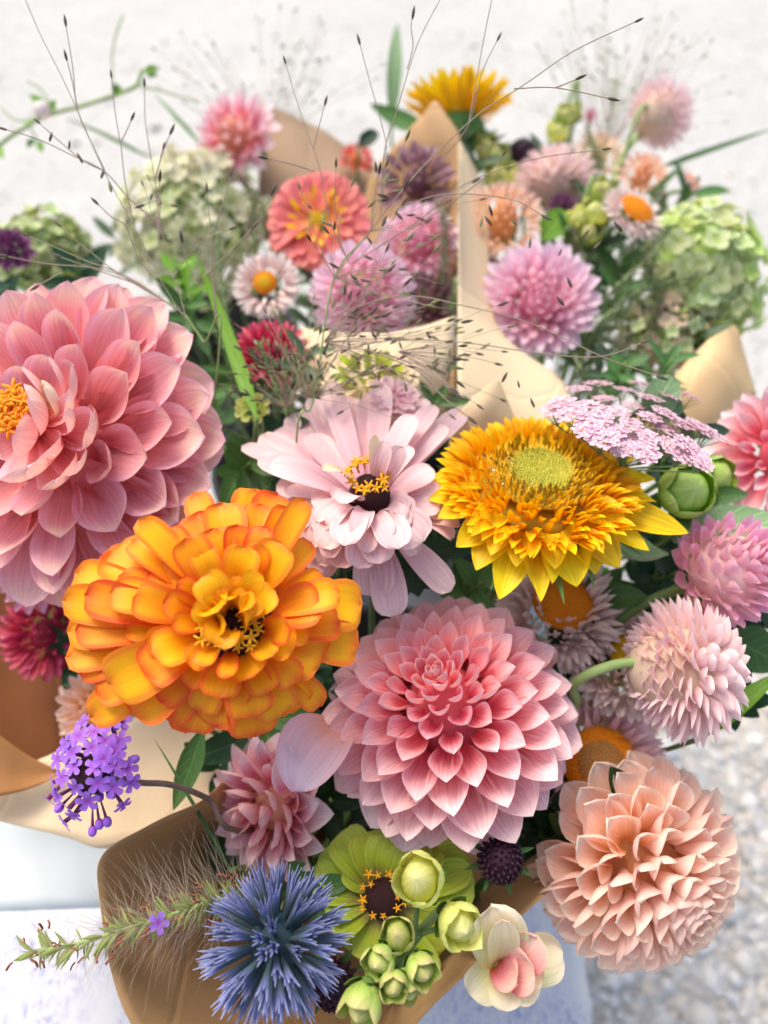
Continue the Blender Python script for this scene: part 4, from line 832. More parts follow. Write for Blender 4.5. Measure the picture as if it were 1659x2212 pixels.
# thistle globe
rt, Mt, k = bloom('globe_thistle', 'spiky steel blue globe thistle at the bottom of the front bouquet', 'thistle', 'front', 597, 2032, .365, 0, .12, r=.003)
Rm = 110 * k
tcores = plain_mat('thistle_core', lin(28, 50, 58), lin(40, 66, 76), 300, .7)
core(rt, Mt, Rm * .55, tcores, 1, 0, 'globe')
J = Join(); r = random.Random(4)
for q in range(9):
    a = q * 2.4; s_ = .03 + .05 * (q / 9); l1 = r.uniform(.8, 1.05)
    J.add(*tube_geo([(0, 0, 0), (.02 * math.cos(a), .4, .02 * math.sin(a)), (s_ * .9 * math.cos(a), .7 * l1, s_ * .9 * math.sin(a)), (s_ * 1.9 * math.cos(a), l1, s_ * 1.9 * math.sin(a))], [.03, .05, .036, .004], 4, False))
spk = J.mesh('spike', M_thistle)
for i in range(88):
    zc = 1 - 1.6 * (i + .5) / 88; s_ = math.sqrt(1 - zc * zc); a = i * 2.39996 + r.uniform(-.1, .1)
    D = Vector((s_ * math.cos(a), s_ * math.sin(a), zc)) + Vector((r.uniform(-.12, .12), r.uniform(-.12, .12), r.uniform(-.12, .12)))
    part('spike', spk, rt, Mt @ orient(D.normalized() * Rm * .4, D, D.orthogonal(), Rm * 1.08 * r.uniform(.85, 1.1)))

# verbena
rv, Mv, k = bloom('verbena', 'violet verbena cluster leaning left over the cream paper', 'verbena', 'front', 200, 1672, .385, -.1, .1, stem=None)
Rm = 96 * k
V, F, UV = tube_geo(crom([P(205, 1675, .40), P(300, 1690, .40), P(370, 1695, .405), P(450, 1725, .42), P(560, 1790, .46), BASE['front']], 6), .0017, 7)
part('stem', mesh('stem', V, F, UV, G['dark_stem']), rv, Matrix())
J = Join()
for q in range(5):
    V, F, UV = petal_geo(L=.54, W=.33, wp=.72, tip=.0, base=.3, cup0=.3, cup1=.2, bend=-.4, nu=5, nv=6, notch=.12, seed=q)
    a = q * math.pi * .4; J.add(V, F, UV, orient(Vector((0, 0, .0)), Vector((math.cos(a), math.sin(a), .06)), Vector((0, 0, 1))))
flo = J.mesh('floret', PAL['verbena'])
V, F, UV = tube_geo([(0, 0, -1.5), (0, 0, -.8), (0, 0, 0)], [.05, .09, .12], 6); tub = mesh('floret_tube', V, F, UV, M_purple)
core(rv, Mv, Rm * .45, M_brown, 1.15, -.1, 'flower_head')
r = random.Random(9)
for (px, py) in [(263,1560),(240,1562),(205,1580),(228,1600),(170,1590),(140,1610),(125,1640),(160,1655),(205,1655),(248,1620),(275,1660),(250,1650),(283,1690),(212,1690),(265,1738),(165,1700),(190,1730),(150,1745),(125,1720),(105,1725),(140,1775),(160,1760),(180,1560),(225,1640),(135,1680),(245,1700),(115,1690),(155,1625),(260,1600),(200,1615)]:
    d_ = .385 - .012 + .012 * (math.hypot(px - 200, py - 1672) / 100) ** 2
    p = P(px, py, d_); c0 = Mv.translation; e = (p - c0).normalized()
    z = (e * .8 - FW * .7 + jit(.25)).normalized(); Mf = frame(p, z, r.uniform(0, 6)) @ Matrix.Scale(.0112 * r.uniform(.85, 1.1), 4)
    f_ = part('floret', flo, rv, Mf); part('floret_tube', tub, f_, Mf)
V, F, UV = ovoid_geo(.5, .62, 8, 7); bdm = mesh('bud', V, F, UV, PAL['verbena'])
for (px, py) in [(200,1795),(215,1780),(232,1775),(290,1640),(240,1715),(220,1600),(128,1745),(190,1640),(175,1675),(235,1670),(215,1720)]:
    p = P(px, py, .385); Mf = frame(p, p - Mv.translation) @ Matrix.Scale(.0048, 4); f_ = part('bud', bdm, rv, Mf); part('floret_tube', tub, f_, Mf @ Matrix.Scale(1.6, 4))

# scabiosas
def scab(label, base, px, py, d, Rp, tx, ty, N=130, spines=8, group='dark scabiosa heads'):
    root, M, k = bloom('scabiosa', label, 'scabiosa', base, px, py, d, tx, ty, group=group)
    Rm = Rp * k; core(root, M, Rm * .82, M_black, 1.0, 0, 'flower_head')
    V, F, UV = ovoid_geo(.5, .7, 6, 5); me = mesh('floret', V, F, UV, M_black)
    for i in range(N):
        zc = 1 - 1.6 * (i + .5) / N; s_ = math.sqrt(1 - zc * zc); a = i * 2.39996; D = Vector((s_ * math.cos(a), s_ * math.sin(a), zc))
        part('floret', me, root, M @ orient(D * Rm * .88, D.orthogonal(), D, Rm * .17))
    for q in range(spines):
        a = 2 * math.pi * q / spines + .3; e = Vector((math.cos(a), math.sin(a), .12))
        V, F, UV = petal_geo(L=1, W=.26, wp=.4, tip=.9, base=.6, cup0=.6, cup1=.5, bend=.3, nu=5, nv=6)
        part('bract', mesh('bract', V, F, UV, G['leaf']), root, M @ orient(e * Rm * .5 + Vector((0, 0, -.3 * Rm)), e, Vector((0, 0, 1)), Rm * 1.05))
scab('near black round scabiosa head between the big pink and the peach dahlias', 'front', 1080, 1857, .405, 52, 0, .1)
scab('near black scabiosa mostly hidden behind the blue thistle', 'front', 722, 2125, .41, 55, .3, -.2, N=90)

# lime zinnia
rl, Ml, k = bloom('zinnia', 'lime green zinnia with a purple brown heart behind the snapdragon buds', 'zinnia', 'front', 828, 1940, .425, -.05, .6)
Rm = 165 * k
L_ = [(690,1850,90,-.05,-.6),(735,1800,95,0,-.9),(790,1800,100,.1,-1.1),(860,1815,120,.18,-1.2),(905,1800,95,.1,-1.1),(945,1830,90,.05,-.9),(1010,1850,110,-.1,-.5),(1025,1900,110,-.15,-.3),(680,1900,90,-.1,-.5),(700,1950,90,-.1,-.4),(715,2010,90,-.15,-.4),(760,2060,90,-.2,-.4),(990,1960,100,-.2,-.3),(970,2040,100,-.3,-.4),(930,2120,90,-.3,-.4),(880,2140,90,-.3,-.4),(820,2110,80,-.3,-.4),(760,1860,90,.05,-.5),(830,1850,90,.1,-.7),(920,1870,90,.0,-.5)]
explicit(rl, Ml, k, L_, PAL['lime'], r0=.15, Rm=Rm, zb=-.1, wp=.72, tip=.1, base=.3, cup0=.7, cup1=.4)
core(rl, Ml, Rm * .26, M_brown, 1.2, .05, 'disc'); core(rl, Ml, Rm * .14, M_purple, 1.3, .25, 'cone')
stamens(rl, Ml, Rm, 15, .16, .28, M_stamen, L=.12, z=.22)

# snapdragon spike
rs_, Msn, k = bloom('snapdragon', 'yellow green snapdragon spike with buds and one open cream flower', 'snapdragon', 'front', 930, 2010, .39, .2, .3, stem=None)
stp = crom([P(800, 2160, .352), P(860, 2080, .365), P(910, 2010, .385), P(960, 1960, .41), P(1000, 1950, .44), BASE['front']], 6)
V, F, UV = tube_geo(stp, .0026, 8); part('stem', mesh('stem', V, F, UV, G['stem']), rs_, Matrix())
bm2 = petal_mat('bud_young', [(0, lin(140, 170, 70)), (.6, lin(176, 196, 96)), (1, lin(205, 190, 130))], vein=.1, trans=.2)
for q, (px, py, d_, s_, tx_, ty_, mt) in enumerate([(908, 1898, .372, 100, -.2, .5, 'snap'), (985, 1990, .368, 90, .3, .1, 'snap'), (860, 2020, .360, 70, -.1, .6, None), (905, 2085, .352, 66, .4, -.1, None), (825, 2070, .352, 66, -.4, .1, None), (850, 2120, .346, 60, 0, 0, None), (785, 2155, .342, 84, -.3, -.4, None), (880, 2130, .350, 48, .3, -.4, None)]):
    s = 1.03 * s_ * d_ / FPX
    snap_bud(rs_, P(px, py, d_), axis(tx_, ty_), s, PAL[mt] if mt else bm2, seed=q)
    V, F, UV = tube_geo([P(px, py, d_ + .012), P(px, py, d_ + .012).lerp(min(stp, key=lambda v: (v - P(px, py, d_)).length), 1.0)], .0014, 6)
    part('bud_stalk', mesh('bud_stalk', V, F, UV, G['stem']), rs_, Matrix())
fc = P(1078, 2070, .388)
for (px, py, d_, W, bn, mt, nm) in [(1060, 1955, .366, .030, -.9, 'snap_cream', 'upper_lip'), (1085, 1985, .360, .017, -.7, 'snap_cream', 'upper_lip'), (1015, 2150, .375, .022, -.6, 'snap_cream', 'lower_lip'), (1095, 2185, .368, .018, -.8, 'snap_cream', 'lower_lip'), (1175, 2120, .370, .030, -.6, 'snap_cream', 'lower_lip'), (1215, 2055, .380, .028, -.5, 'snap_cream', 'lower_lip'), (1160, 2022, .366, .026, -.9, 'snap_pink', 'palate'), (1150, 2085, .364, .026, -.9, 'snap_pink', 'palate'), (1118, 2125, .362, .018, -.6, 'snap_pink', 'palate')]:
    leaf_part(rs_, fc + jit(.002), P(px, py, d_), W, -FW + UP * .2, PAL[mt], nm, bend=bn, cup=.8, tip=.15, wp=.68, base=.4, ruf=.07, seed=px)
V, F, UV = tube_geo([P(1085, 2060, .384), P(1050, 2040, .395), P(1000, 2000, .41)], [.008, .006, .004], 10); part('flower_tube', mesh('flower_tube', V, F, UV, PAL['snap_cream']), rs_, Matrix())

# pink lace umbel
ru, Mu, k = bloom('lace_flower', 'flat lacy umbel of tiny pink white flowers above the golden sunflower', 'lace flower', 'right', 1355, 925, .445, .12, 1.35, stem='stem')
J = Join(); r = random.Random(2)
for q in range(46):
    a = q * 2.39996; q_ = .5 * math.sqrt(q / 46); c_ = Vector((q_ * math.cos(a), q_ * math.sin(a), .22 - .3 * q_ * q_ + r.uniform(-.04, .04)))
    for s_ in range(5):
        b_ = s_ * 1.2566 + a; V, F, UV = petal_geo(L=.10, W=.085, wp=.6, tip=.2, base=.4, cup0=.3, cup1=.3, bend=-.6, nu=3, nv=3)
        J.add(V, F, UV, orient(c_, Vector((math.cos(b_), math.sin(b_), .3)), Vector((0, 0, 1))))
umb = J.mesh('umbellet', M_umbel)
J = Join()
for q in range(16):
    a = q * 2.39996; q_ = .5 * math.sqrt(q / 16); J.add(*tube_geo([(0, 0, -.45), (q_ * math.cos(a), q_ * math.sin(a), .2 - .3 * q_ * q_)], .010, 3, False))
umg = J.mesh('umbellet_rays', M_umbel_g)
hub = Mu @ Vector((0, 0, -.03)); J = Join()
for (px, py) in [(1215,880),(1250,850),(1290,840),(1235,905),(1270,890),(1305,870),(1345,850),(1200,895),(1290,915),(1330,900),(1365,885),(1400,870),(1440,865),(1480,865),(1325,940),(1360,925),(1400,910),(1430,900),(1355,960),(1395,950),(1430,935),(1465,925),(1500,930),(1525,945),(1440,970),(1475,965),(1500,990),(1300,955),(1270,935),(1390,985),(1340,975),(1470,990),(1510,1005),(1380,840),(1410,845)]:
    p = to_plane(Mu, px, py, r.uniform(-.004, .004)); pw = Mu @ p
    e = (pw - hub).normalized(); z = (e * .5 + Mu.to_3x3().col[2] * 1.0).normalized(); s_ = 62 * k * r.uniform(.8, 1.15)
    Mf = frame(pw, z, r.uniform(0, 6)) @ Matrix.Scale(s_, 4)
    u_ = part('umbellet', umb, ru, Mf); part('umbellet_rays', umg, u_, Mf)
    J.add(*tube_geo([hub, hub.lerp(pw, .5) - Vector((0, 0, .003)), pw - z * .4 * s_], .0005, 4, False))
part('rays', J.mesh('rays', M_umbel_g), ru, Matrix())
for q in range(9):
    a = q * .7; e = Mu.to_3x3() @ Vector((math.cos(a), math.sin(a), -.1)); leaf_part(ru, hub, hub + e * .04, .002, UP, G['leaf'], 'bract', cup=.3, wp=.3)

# ================================================================ leaves that can be told apart
def leafthing(name, label, base, pts, W, mat, cat='leaf', nrm=None, **kw):
    B, T = P(*pts[0]), P(*pts[-1])
    root = thing(name, label, cat, BASE[base] + jit(.01) * 1)
    V, F, UV = tube_geo(crom([B, B.lerp(root.location, .1) - Vector((0, 0, .015)), B.lerp(root.location, .5), root.location], 5), .0016, 6)
    part('stem', mesh('stem', V, F, UV, G['stem']), root, Matrix())
    leaf_part(root, B, T, W, nrm or (-FW), mat, **kw)
    return root
k4 = .45 / FPX
leafthing('leaf_stem', 'broad grey green leaf lying across the right edge under the buds', 'right', [(1465, 1150, .475), (1700, 1140, .46)], 105 * k4, G['sage'], nrm=-FW + UP * .5, bend=-.5, tip=.4, wp=.4)
leafthing('leaf_stem', 'curled grey green leaf under the golden sunflower, its edge rolled up', 'right', [(1310, 1130, .49), (1440, 1200, .455)], 105 * k4, G['sage'], nrm=-FW * .3 + UP, bend=1.7, cup=.9, tip=.3)
leafthing('leaf_stem', 'small rounded blue green leaf behind the pink lace umbel', 'right', [(1395, 905, .475), (1452, 812, .47)], 80 * k4, G['sage'], tip=.2)
leafthing('leaf_stem', 'second blue green leaf behind the right half of the pink lace umbel', 'right', [(1390, 870, .48), (1475, 885, .475)], 60 * k4, G['sage'], tip=.2)
leafthing('leaf_stem', 'dark oval leaf between the tan disc strawflower and the peach dahlia', 'front', [(1372, 1745, .45), (1318, 1655, .435)], 62 * k4, G['dark'], tip=.6)
leafthing('leaf_stem', 'pointed mid green leaf hanging below the orange zinnia', 'front', [(440, 1570, .45), (375, 1750, .44)], 58 * k4, G['leaf'], bend=.5, cup=.9)
leafthing('leaf_stem', 'dark green leaf left of the sideways pink dahlia', 'front', [(540, 1590, .47), (410, 1640, .465)], 70 * k4, G['dark'])
leafthing('grass_blade', 'bright green grass blade at the right edge beside the strawflowers', 'front', [(1500, 1600, .46), (1570, 1555, .455), (1690, 1450, .45)], 46 * k4, G['bright'], 'grass', nrm=-FW + UP, cup=.4)
leafthing('leaf_stem', 'glossy green leaf cut by the right edge behind the pink strawflower', 'right', [(1560, 1370, .49), (1700, 1440, .48)], 110 * k4, G['leaf'])
leafthing('grass_blade', 'long arched green blade beside the rose dahlia, rising to the panicum', 'left', [(555, 905, .47), (422, 545, .50)], 34 * .48 / FPX, G['bright'], 'grass', bend=.6, wp=.25, cup=.5)
leafthing('leaf_stem', 'lone narrow blue green leaf standing left of the far sunflower', 'midr', [(845, 290, .86), (858, 50, .86)], 34 * .8 / FPX, G['sage'], bend=-.7, wp=.5, cup=.4)
leafthing('leaf_stem', 'dark green leaf reaching left from the far sunflower', 'midr', [(925, 285, .84), (800, 225, .84)], 46 * .8 / FPX, G['leaf'], bend=.4)
leafthing('leaf_stem', 'small dark round leaf on a thin stalk above the coral zinnia', 'midl', [(775, 318, .8), (815, 285, .8)], 34 * .8 / FPX, G['dark'], tip=.1)
leafthing('leaf_stem', 'vivid light green leaf in the far right bouquet under the fuzzy strawflower', 'midr', [(1170, 520, .69), (1220, 455, .69)], 62 * .66 / FPX, G['bright'], tip=.3)
leafthing('grass_blade', 'long thin green blade pointing to the right edge above the hydrangea', 'right', [(1400, 372, .80), (1680, 275, .80)], 13 * .8 / FPX, G['leaf'], 'grass', bend=-.1, wp=.3, cup=.4)
leafthing('leaf_stem', 'narrow green leaf crossing the stem of the far fuzzy strawflower', 'right', [(1345, 480, .76), (1480, 350, .76)], 18 * .8 / FPX, G['leaf'], bend=.2)

# bent green stem of the strawflower seen from behind
own = [o for o in bpy.data.objects if o.get('label') == 'pale pink strawflower seen from behind on a bent green stem'][0]
V, F, UV = tube_geo(crom([P(1455, 1438, .428), P(1400, 1430, .425), P(1320, 1438, .43), P(1240, 1478, .445), P(1180, 1560, .50), BASE['front']], 6), .0030, 9)
part('stem', mesh('stem', V, F, UV, G['pale_stem']), own, Matrix())
own = [o for o in bpy.data.objects if str(o.get('label')).startswith('half closed bright pink')][0]
V, F, UV = tube_geo(crom([P(1490, 1268, .47), P(1420, 1290, .47), P(1340, 1340, .48), P(1280, 1420, .52)], 6), .0034, 8)
part('side_stem', mesh('side_stem', V, F, UV, G['stem']), own, Matrix())

# ================================================================ blooms further back
dahlia('dahlia', 'round soft pink dahlia facing the viewer in the centre right of the back', 'midr', 1165, 650, .655, 136, PAL['dahlia_soft'], -.05, .05, 1, N=120, h=.42, tmax=94, p=.85, L=(.2, .72), lp=.7, A=(2, 98), W=(.5, .36), cup=(1.1, .7), cupb=(2, 1.4), tip=.6, wp=.62, bend=(.6, .15), seed=23)
dahlia('dahlia', 'pink dahlia above the cream paper band, left of the tall paper seam', 'midl', 785, 640, .63, 118, PAL['dahlia_soft'], .15, -.22, 1, N=110, h=.8, tmax=105, p=.85, L=(.22, .7), A=(2, 105), W=(.5, .42), cup=(1.2, .8), cupb=(2, 1.8), tip=.6, wp=.62, seed=24)
dahlia('dahlia', 'dusky mauve pink dahlia in the shade against the brown paper cone', 'midr', 905, 530, .70, 95, PAL['dahlia_soft'], -.2, .1, 1, N=80, h=.7, tmax=104, p=.85, L=(.2, .7), A=(2, 105), W=(.5, .45), cup=(1.2, .8), tip=.6, seed=25)
dahlia('dahlia', 'shaded plum dahlia deep inside the brown paper cone, topmost there', 'midr', 900, 395, .725, 92, PAL['mauve'], 0, .1, 1, N=34, h=.6, tmax=100, p=.85, L=(.3, .7), A=(5, 100), W=(.5, .5), cup=(1.1, .7), seed=26)
dahlia('dahlia', 'shaded plum dahlia low inside the wrap beside the paper seam', 'midr', 925, 660, .69, 80, PAL['mauve'], 0, .1, 1, N=60, h=.6, tmax=100, p=.85, L=(.3, .7), A=(5, 100), W=(.5, .5), cup=(1.1, .7), seed=27)
dahlia('dahlia', 'pink and white dahlia standing alone at the upper left, seen from its side', 'midl', 515, 300, .80, 102, PAL['dahlia_small'], -.55, .15, 1, N=58, h=.8, tmax=108, p=.78, L=(.3, .8), A=(8, 110), W=(.5, .46), cup=(1.1, .6), tip=.6, bend=(.7, -.2), seed=28)
dahlia('dahlia', 'deep crimson pink dahlia in the shade under the giant rose dahlia', 'left', 105, 1370, .55, 105, PAL['crimson'], .1, .1, 1, N=80, h=.7, tmax=105, p=.85, L=(.2, .7), A=(5, 105), W=(.45, .4), cup=(1.1, .8), seed=29)
dahlia('dahlia', 'dull salmon dahlia in the shade behind the verbena', 'left', 215, 1530, .53, 100, PAL['dahlia_peach'], -.2, .1, 1, N=60, h=.7, tmax=105, p=.85, L=(.3, .7), A=(5, 105), W=(.5, .5), cup=(1.1, .7), seed=30)
dahlia('dahlia', 'plum pink dahlia glimpsed under the giant rose dahlia beside the orange zinnia', 'left', 75, 1255, .53, 75, PAL['dahlia_deep'], 0, .1, 1, N=50, h=.7, tmax=105, p=.85, L=(.3, .7), A=(5, 105), W=(.45, .4), cup=(1.1, .8), seed=31)
dahlia('dahlia', 'crimson pink dahlia right of the grass blade, behind the airy panicum', 'midl', 585, 765, .56, 92, PAL['crimson'], .1, .6, 1, N=80, h=.6, tmax=105, p=.85, L=(.3, .7), A=(5, 100), W=(.45, .4), cup=(1.1, .7), seed=32)
dahlia('dahlia', 'small coral pink bloom peeking over the dull brown paper', 'midl', 770, 345, .83, 42, PAL['coral'], .1, .3, 1, N=40, h=.6, tmax=100, L=(.3, .7), seed=33)
dahlia('dahlia', 'peach pom pom bloom just above the round soft pink dahlia', 'midr', 1085, 482, .70, 95, PAL['dahlia_peach'], .0, .3, 1, N=110, h=.8, tmax=105, p=.78, L=(.2, .5), A=(4, 105), W=(.4, .36), cup=(1.2, .8), seed=34)
dahlia('dahlia', 'dark purple bloom in the gap left of the round soft pink dahlia', 'midr', 1030, 580, .70, 52, PAL['plum'], .0, .3, 1, N=50, h=.6, L=(.3, .7), seed=35)
dahlia('dahlia', 'small dark purple bloom under the fuzzy strawflower at the back right', 'midr', 1215, 445, .71, 34, PAL['plum'], .0, .3, 1, N=40, h=.6, L=(.3, .7), seed=36)
dahlia('dahlia', 'purple bloom cut by the left edge in front of the olive hydrangea', 'back', 20, 540, .66, 55, PAL['plum'], .3, .3, 1, N=40, h=.4, L=(.4, .7), W=(.6, .6), seed=37)
dahlia('dahlia', 'peach bloom with red shadows below the far fuzzy strawflower', 'right', 1385, 385, .79, 62, PAL['dahlia_peach'], .1, .5, 1, N=80, h=.8, L=(.2, .6), W=(.45, .4), seed=38)
dahlia('dahlia', 'dusty rose bloom left of the far strawflower stem', 'right', 1290, 340, .82, 66, PAL['straw_c'], .0, .5, 1, N=70, h=.7, L=(.3, .6), W=(.4, .35), seed=39)
dahlia('dahlia', 'tiny dusty pink bud standing against the pale ground at the back', 'right', 1275, 252, .86, 19, PAL['dahlia_deep'], .0, .9, 1, N=24, h=1, L=(.4, .8), A=(0, 60), seed=40)

# coral zinnia
rc, Mc, k = bloom('zinnia', 'coral zinnia with a yellow green eye at the back left centre', 'zinnia', 'midl', 688, 478, .68, -.08, .12)
Rm = 116 * k
radial(rc, Mc, Rm, 50, PAL['coral'], h=.25, tmax=92, p=.42, L=(.45, .85), A=(50, 98), W=(.36, .42), cup=(.7, .3), tip=.1, wp=.75, bw=.35, bend=(-.4, -.4), u0=.15, seed=41)
core(rc, Mc, Rm * .2, M_yellow_disc, .4, .14, 'disc')
radial(rc, Mc, Rm, 26, PAL['sun'], 'floret', h=.3, tmax=40, p=.6, L=(.15, .22), A=(10, 70), W=(.4, .4), cup=(.6, .4), seed=42, u0=.3, nu=5, nv=5)
# lime and pale blooms behind the blush zinnia
rz, Mz, k = bloom('zinnia', 'pale zinnia with a lime heart, half hidden behind the blush zinnia', 'zinnia', 'midl', 800, 822, .52, 0, .9)
Rm = 110 * k
radial(rz, Mz, Rm, 40, PAL['blush_cream'], h=.2, tmax=95, p=.4, L=(.5, .85), A=(45, 95), W=(.4, .4), cup=(.6, .3), tip=.2, wp=.7, u0=.3, seed=43)
radial(rz, Mz, Rm, 26, PAL['lime'], 'inner_petal', h=.4, tmax=50, p=.6, L=(.25, .4), A=(10, 60), W=(.6, .6), cup=(.7, .5), tip=.2, wp=.6, seed=44)
rz, Mz, k = bloom('zinnia', 'peach and white zinnia peeking above the blush zinnia on the right', 'zinnia', 'midl', 850, 855, .49, .2, .8)
radial(rz, Mz, 60 * k, 30, PAL['blush'], h=.3, tmax=95, p=.4, L=(.5, .85), A=(30, 95), W=(.4, .4), cup=(.6, .3), tip=.2, wp=.7, u0=.1, seed=45)
rz, Mz, k = bloom('small_yellow_flower', 'small pale yellow blossoms beside the arched green blade', 'yellow flower', 'left', 545, 880, .50, 0, .4)
radial(rz, Mz, 42 * k, 14, PAL['snap'], h=.5, tmax=110, p=.5, L=(.6, .8), A=(10, 110), W=(.7, .7), cup=(.7, .4), tip=.2, wp=.6, seed=46)

# far sunflower, seen from behind
rf, Mf_, k = bloom('sunflower', 'far yellow sunflower seen from its green back at the top', 'sunflower', 'midr', 990, 280, .80, .0, 1.0, .05, r=.004)
Rm = 122 * k
radial(rf, Mf_, Rm, 50, PAL['sun'], 'ray_petal', h=.3, tmax=92, p=.12, L=(.8, .9), A=(48, 72), W=(.26, .28), cup=(.6, .4), tip=.8, wp=.5, bw=.5, bend=(.3, .1), u0=.2, jitter=9, seed=47, zoff=.55)
core(rf, Mf_, Rm * .5, PAL['sepal'], .7, -.12, 'calyx')
radial(rf, Mf_, Rm, 18, G['leaf'], 'sepal', h=.1, tmax=110, p=.1, L=(.6, .7), A=(70, 100), W=(.3, .3), cup=(.5, .5), tip=.9, wp=.35, bw=.7, zoff=-.3, u0=.3, jitter=8, seed=48)

# far strawflowers
sg = 'blurred strawflowers of the far right bouquet'
strawflower('strawflower', 'fuzzy lilac tipped strawflower lying on its side at the back right', 'right', 1200, 388, .74, 94, PAL['straw_p'], M_orange_disc, .1, .9, -.1, group=sg, seed=51, N=240, h=.7, W=.26, dr=.15, body=True, tmax=158, amax=140, p=.7)
strawflower('strawflower', 'topmost fuzzy strawflower on a tall green stem at the far right', 'right', 1428, 245, .80, 78, PAL['straw_p'], M_orange_disc, .75, .55, -.35, group=sg, seed=52, N=240, h=.7, W=.26, dr=.15, body=True, tmax=158, amax=140, p=.7)
strawflower('strawflower', 'blurred white strawflower with an orange centre in the far right bouquet', 'right', 1368, 462, .675, 78, PAL['straw_w'], M_orange_disc, .45, .55, 1, group=sg, seed=53, N=120, dr=.5, h=.5)
strawflower('strawflower', 'pale lilac strawflower at the far right above the green hydrangea', 'right', 1490, 400, .80, 52, PAL['straw_p'], M_orange_disc, .5, .4, .3, group=sg, seed=54, N=90)
strawflower('strawflower', 'pale strawflower with an orange ring behind the panicum, left of the pink dahlia', 'midl', 575, 615, .62, 78, PAL['straw_w'], M_orange_disc, -.1, .1, 1, group=None, seed=55, N=120, dr=.34, disc_in=M_yellow_disc)
rst = [o for o in bpy.data.objects if str(o.get('label')).startswith('topmost fuzzy')][0]
V, F, UV = tube_geo(crom([P(1385, 285, .81), P(1350, 330, .80), P(1325, 390, .79), P(1300, 520, .74)], 5), .0032, 8); part('side_stem', mesh('side_stem', V, F, UV, G['pale_stem']), rst, Matrix())
scab('blurred near black scabiosa behind the fuzzy strawflower', 'right', 1130, 335, .80, 36, -.2, .5, N=80)

# far snapdragons
def far_snap(label, base, items, d):
    root = thing('snapdragon', label, 'snapdragon', BASE[base] + jit(.01), 'blurred green snapdragon stems')
    a, b2 = items[0], items[-1]
    V, F, UV = tube_geo(crom([P(a[0], a[1], d), P(b2[0], b2[1], d), root.location], 6), .0025, 6); part('stem', mesh('stem', V, F, UV, G['pale_stem']), root, Matrix())
    for q, (px, py, s) in enumerate(items): snap_bud(root, P(px, py, d - .01), axis(rnd.uniform(-.5, .5), .6), s * d / FPX, PAL['snap'] if q % 2 else bm2, seed=q)
far_snap('pale green snapdragon tip left of the tiny dusty bud at the back', 'right', [(1212, 262, 44), (1205, 295, 46), (1240, 250, 36)], .84)
far_snap('pale green snapdragon buds in front of the blurred white strawflower', 'right', [(1295, 425, 56), (1285, 470, 60), (1265, 515, 56), (1250, 480, 44)], .70)
far_snap('yellow green snapdragon buds behind the tall paper seam', 'right', [(1065, 350, 58), (1075, 395, 62), (1050, 330, 50), (1100, 400, 56)], .79)

# hydrangeas
hydrangea('hydrangea', 'cream green hydrangea cone at the left back behind the panicum', 'midl', 425, 490, .80, 158, 160, [PAL['hyd_cream'], PAL['hyd_green'], PAL['hyd_cream']], N=260, seed=1, fl=.13)
hydrangea('hydrangea', 'olive green hydrangea at the left edge against the pale ground', 'back', 95, 555, .72, 98, 98, [PAL['hyd_dark'], PAL['hyd_green']], N=190, seed=2, fl=.17)
hydrangea('hydrangea', 'big lime green hydrangea at the right back', 'right', 1510, 600, .70, 130, 155, [PAL['hyd_green'], PAL['hyd_lime'], PAL['hyd_green']], N=230, seed=3, fl=.17)
hydrangea('hydrangea', 'pink flushed green hydrangea just above the tan paper corner', 'right', 1440, 720, .68, 95, 85, [PAL['hyd_pink'], PAL['hyd_dark'], PAL['hyd_green']], N=170, seed=4, fl=.17)

# ================================================================ leafy fillers
ANCH = [(125, 950, 'the giant rose dahlia'), (500, 1340, 'the orange zinnia'), (798, 1080, 'the blush zinnia'), (1160, 1040, 'the golden double sunflower'), (970, 1560, 'the big shell pink dahlia'), (590, 1735, 'the sideways pink dahlia'),
        (1375, 1850, 'the peach ball dahlia'), (597, 2030, 'the blue thistle'), (830, 1940, 'the lime zinnia'), (1480, 1062, 'the shiny green bud'), (1490, 1440, 'the bent stem strawflower'), (1570, 1230, 'the bright pink strawflower'), (1200, 1310, 'the white orange strawflower'),
        (1290, 1650, 'the tan disc strawflower'), (1165, 650, 'the round soft pink dahlia'), (785, 640, 'the dahlia above the cream band'), (690, 480, 'the coral zinnia'), (575, 615, 'the orange ringed strawflower'), (585, 765, 'the crimson dahlia'), (1515, 600, 'the lime hydrangea'),
        (1440, 720, 'the flushed hydrangea'), (1355, 920, 'the pink lace umbel'), (425, 490, 'the cream hydrangea'), (95, 555, 'the olive hydrangea'), (1350, 462, 'the blurred white strawflower'), (905, 395, 'the plum dahlia'), (105, 1370, 'the shaded crimson dahlia')]
_seen = set()
def whereis(px, py, start):
    for a in sorted(ANCH, key=lambda a: math.hypot(a[0] - px, a[1] - py)):
        dx, dy = px - a[0], py - a[1]
        w_ = ('right of ' if dx > 0 else 'left of ') if abs(dx) > abs(dy) else ('below ' if dy > 0 else 'above ')
        t_ = start + ' ' + w_ + a[2]
        if t_ not in _seen: _seen.add(t_); return t_
    return start
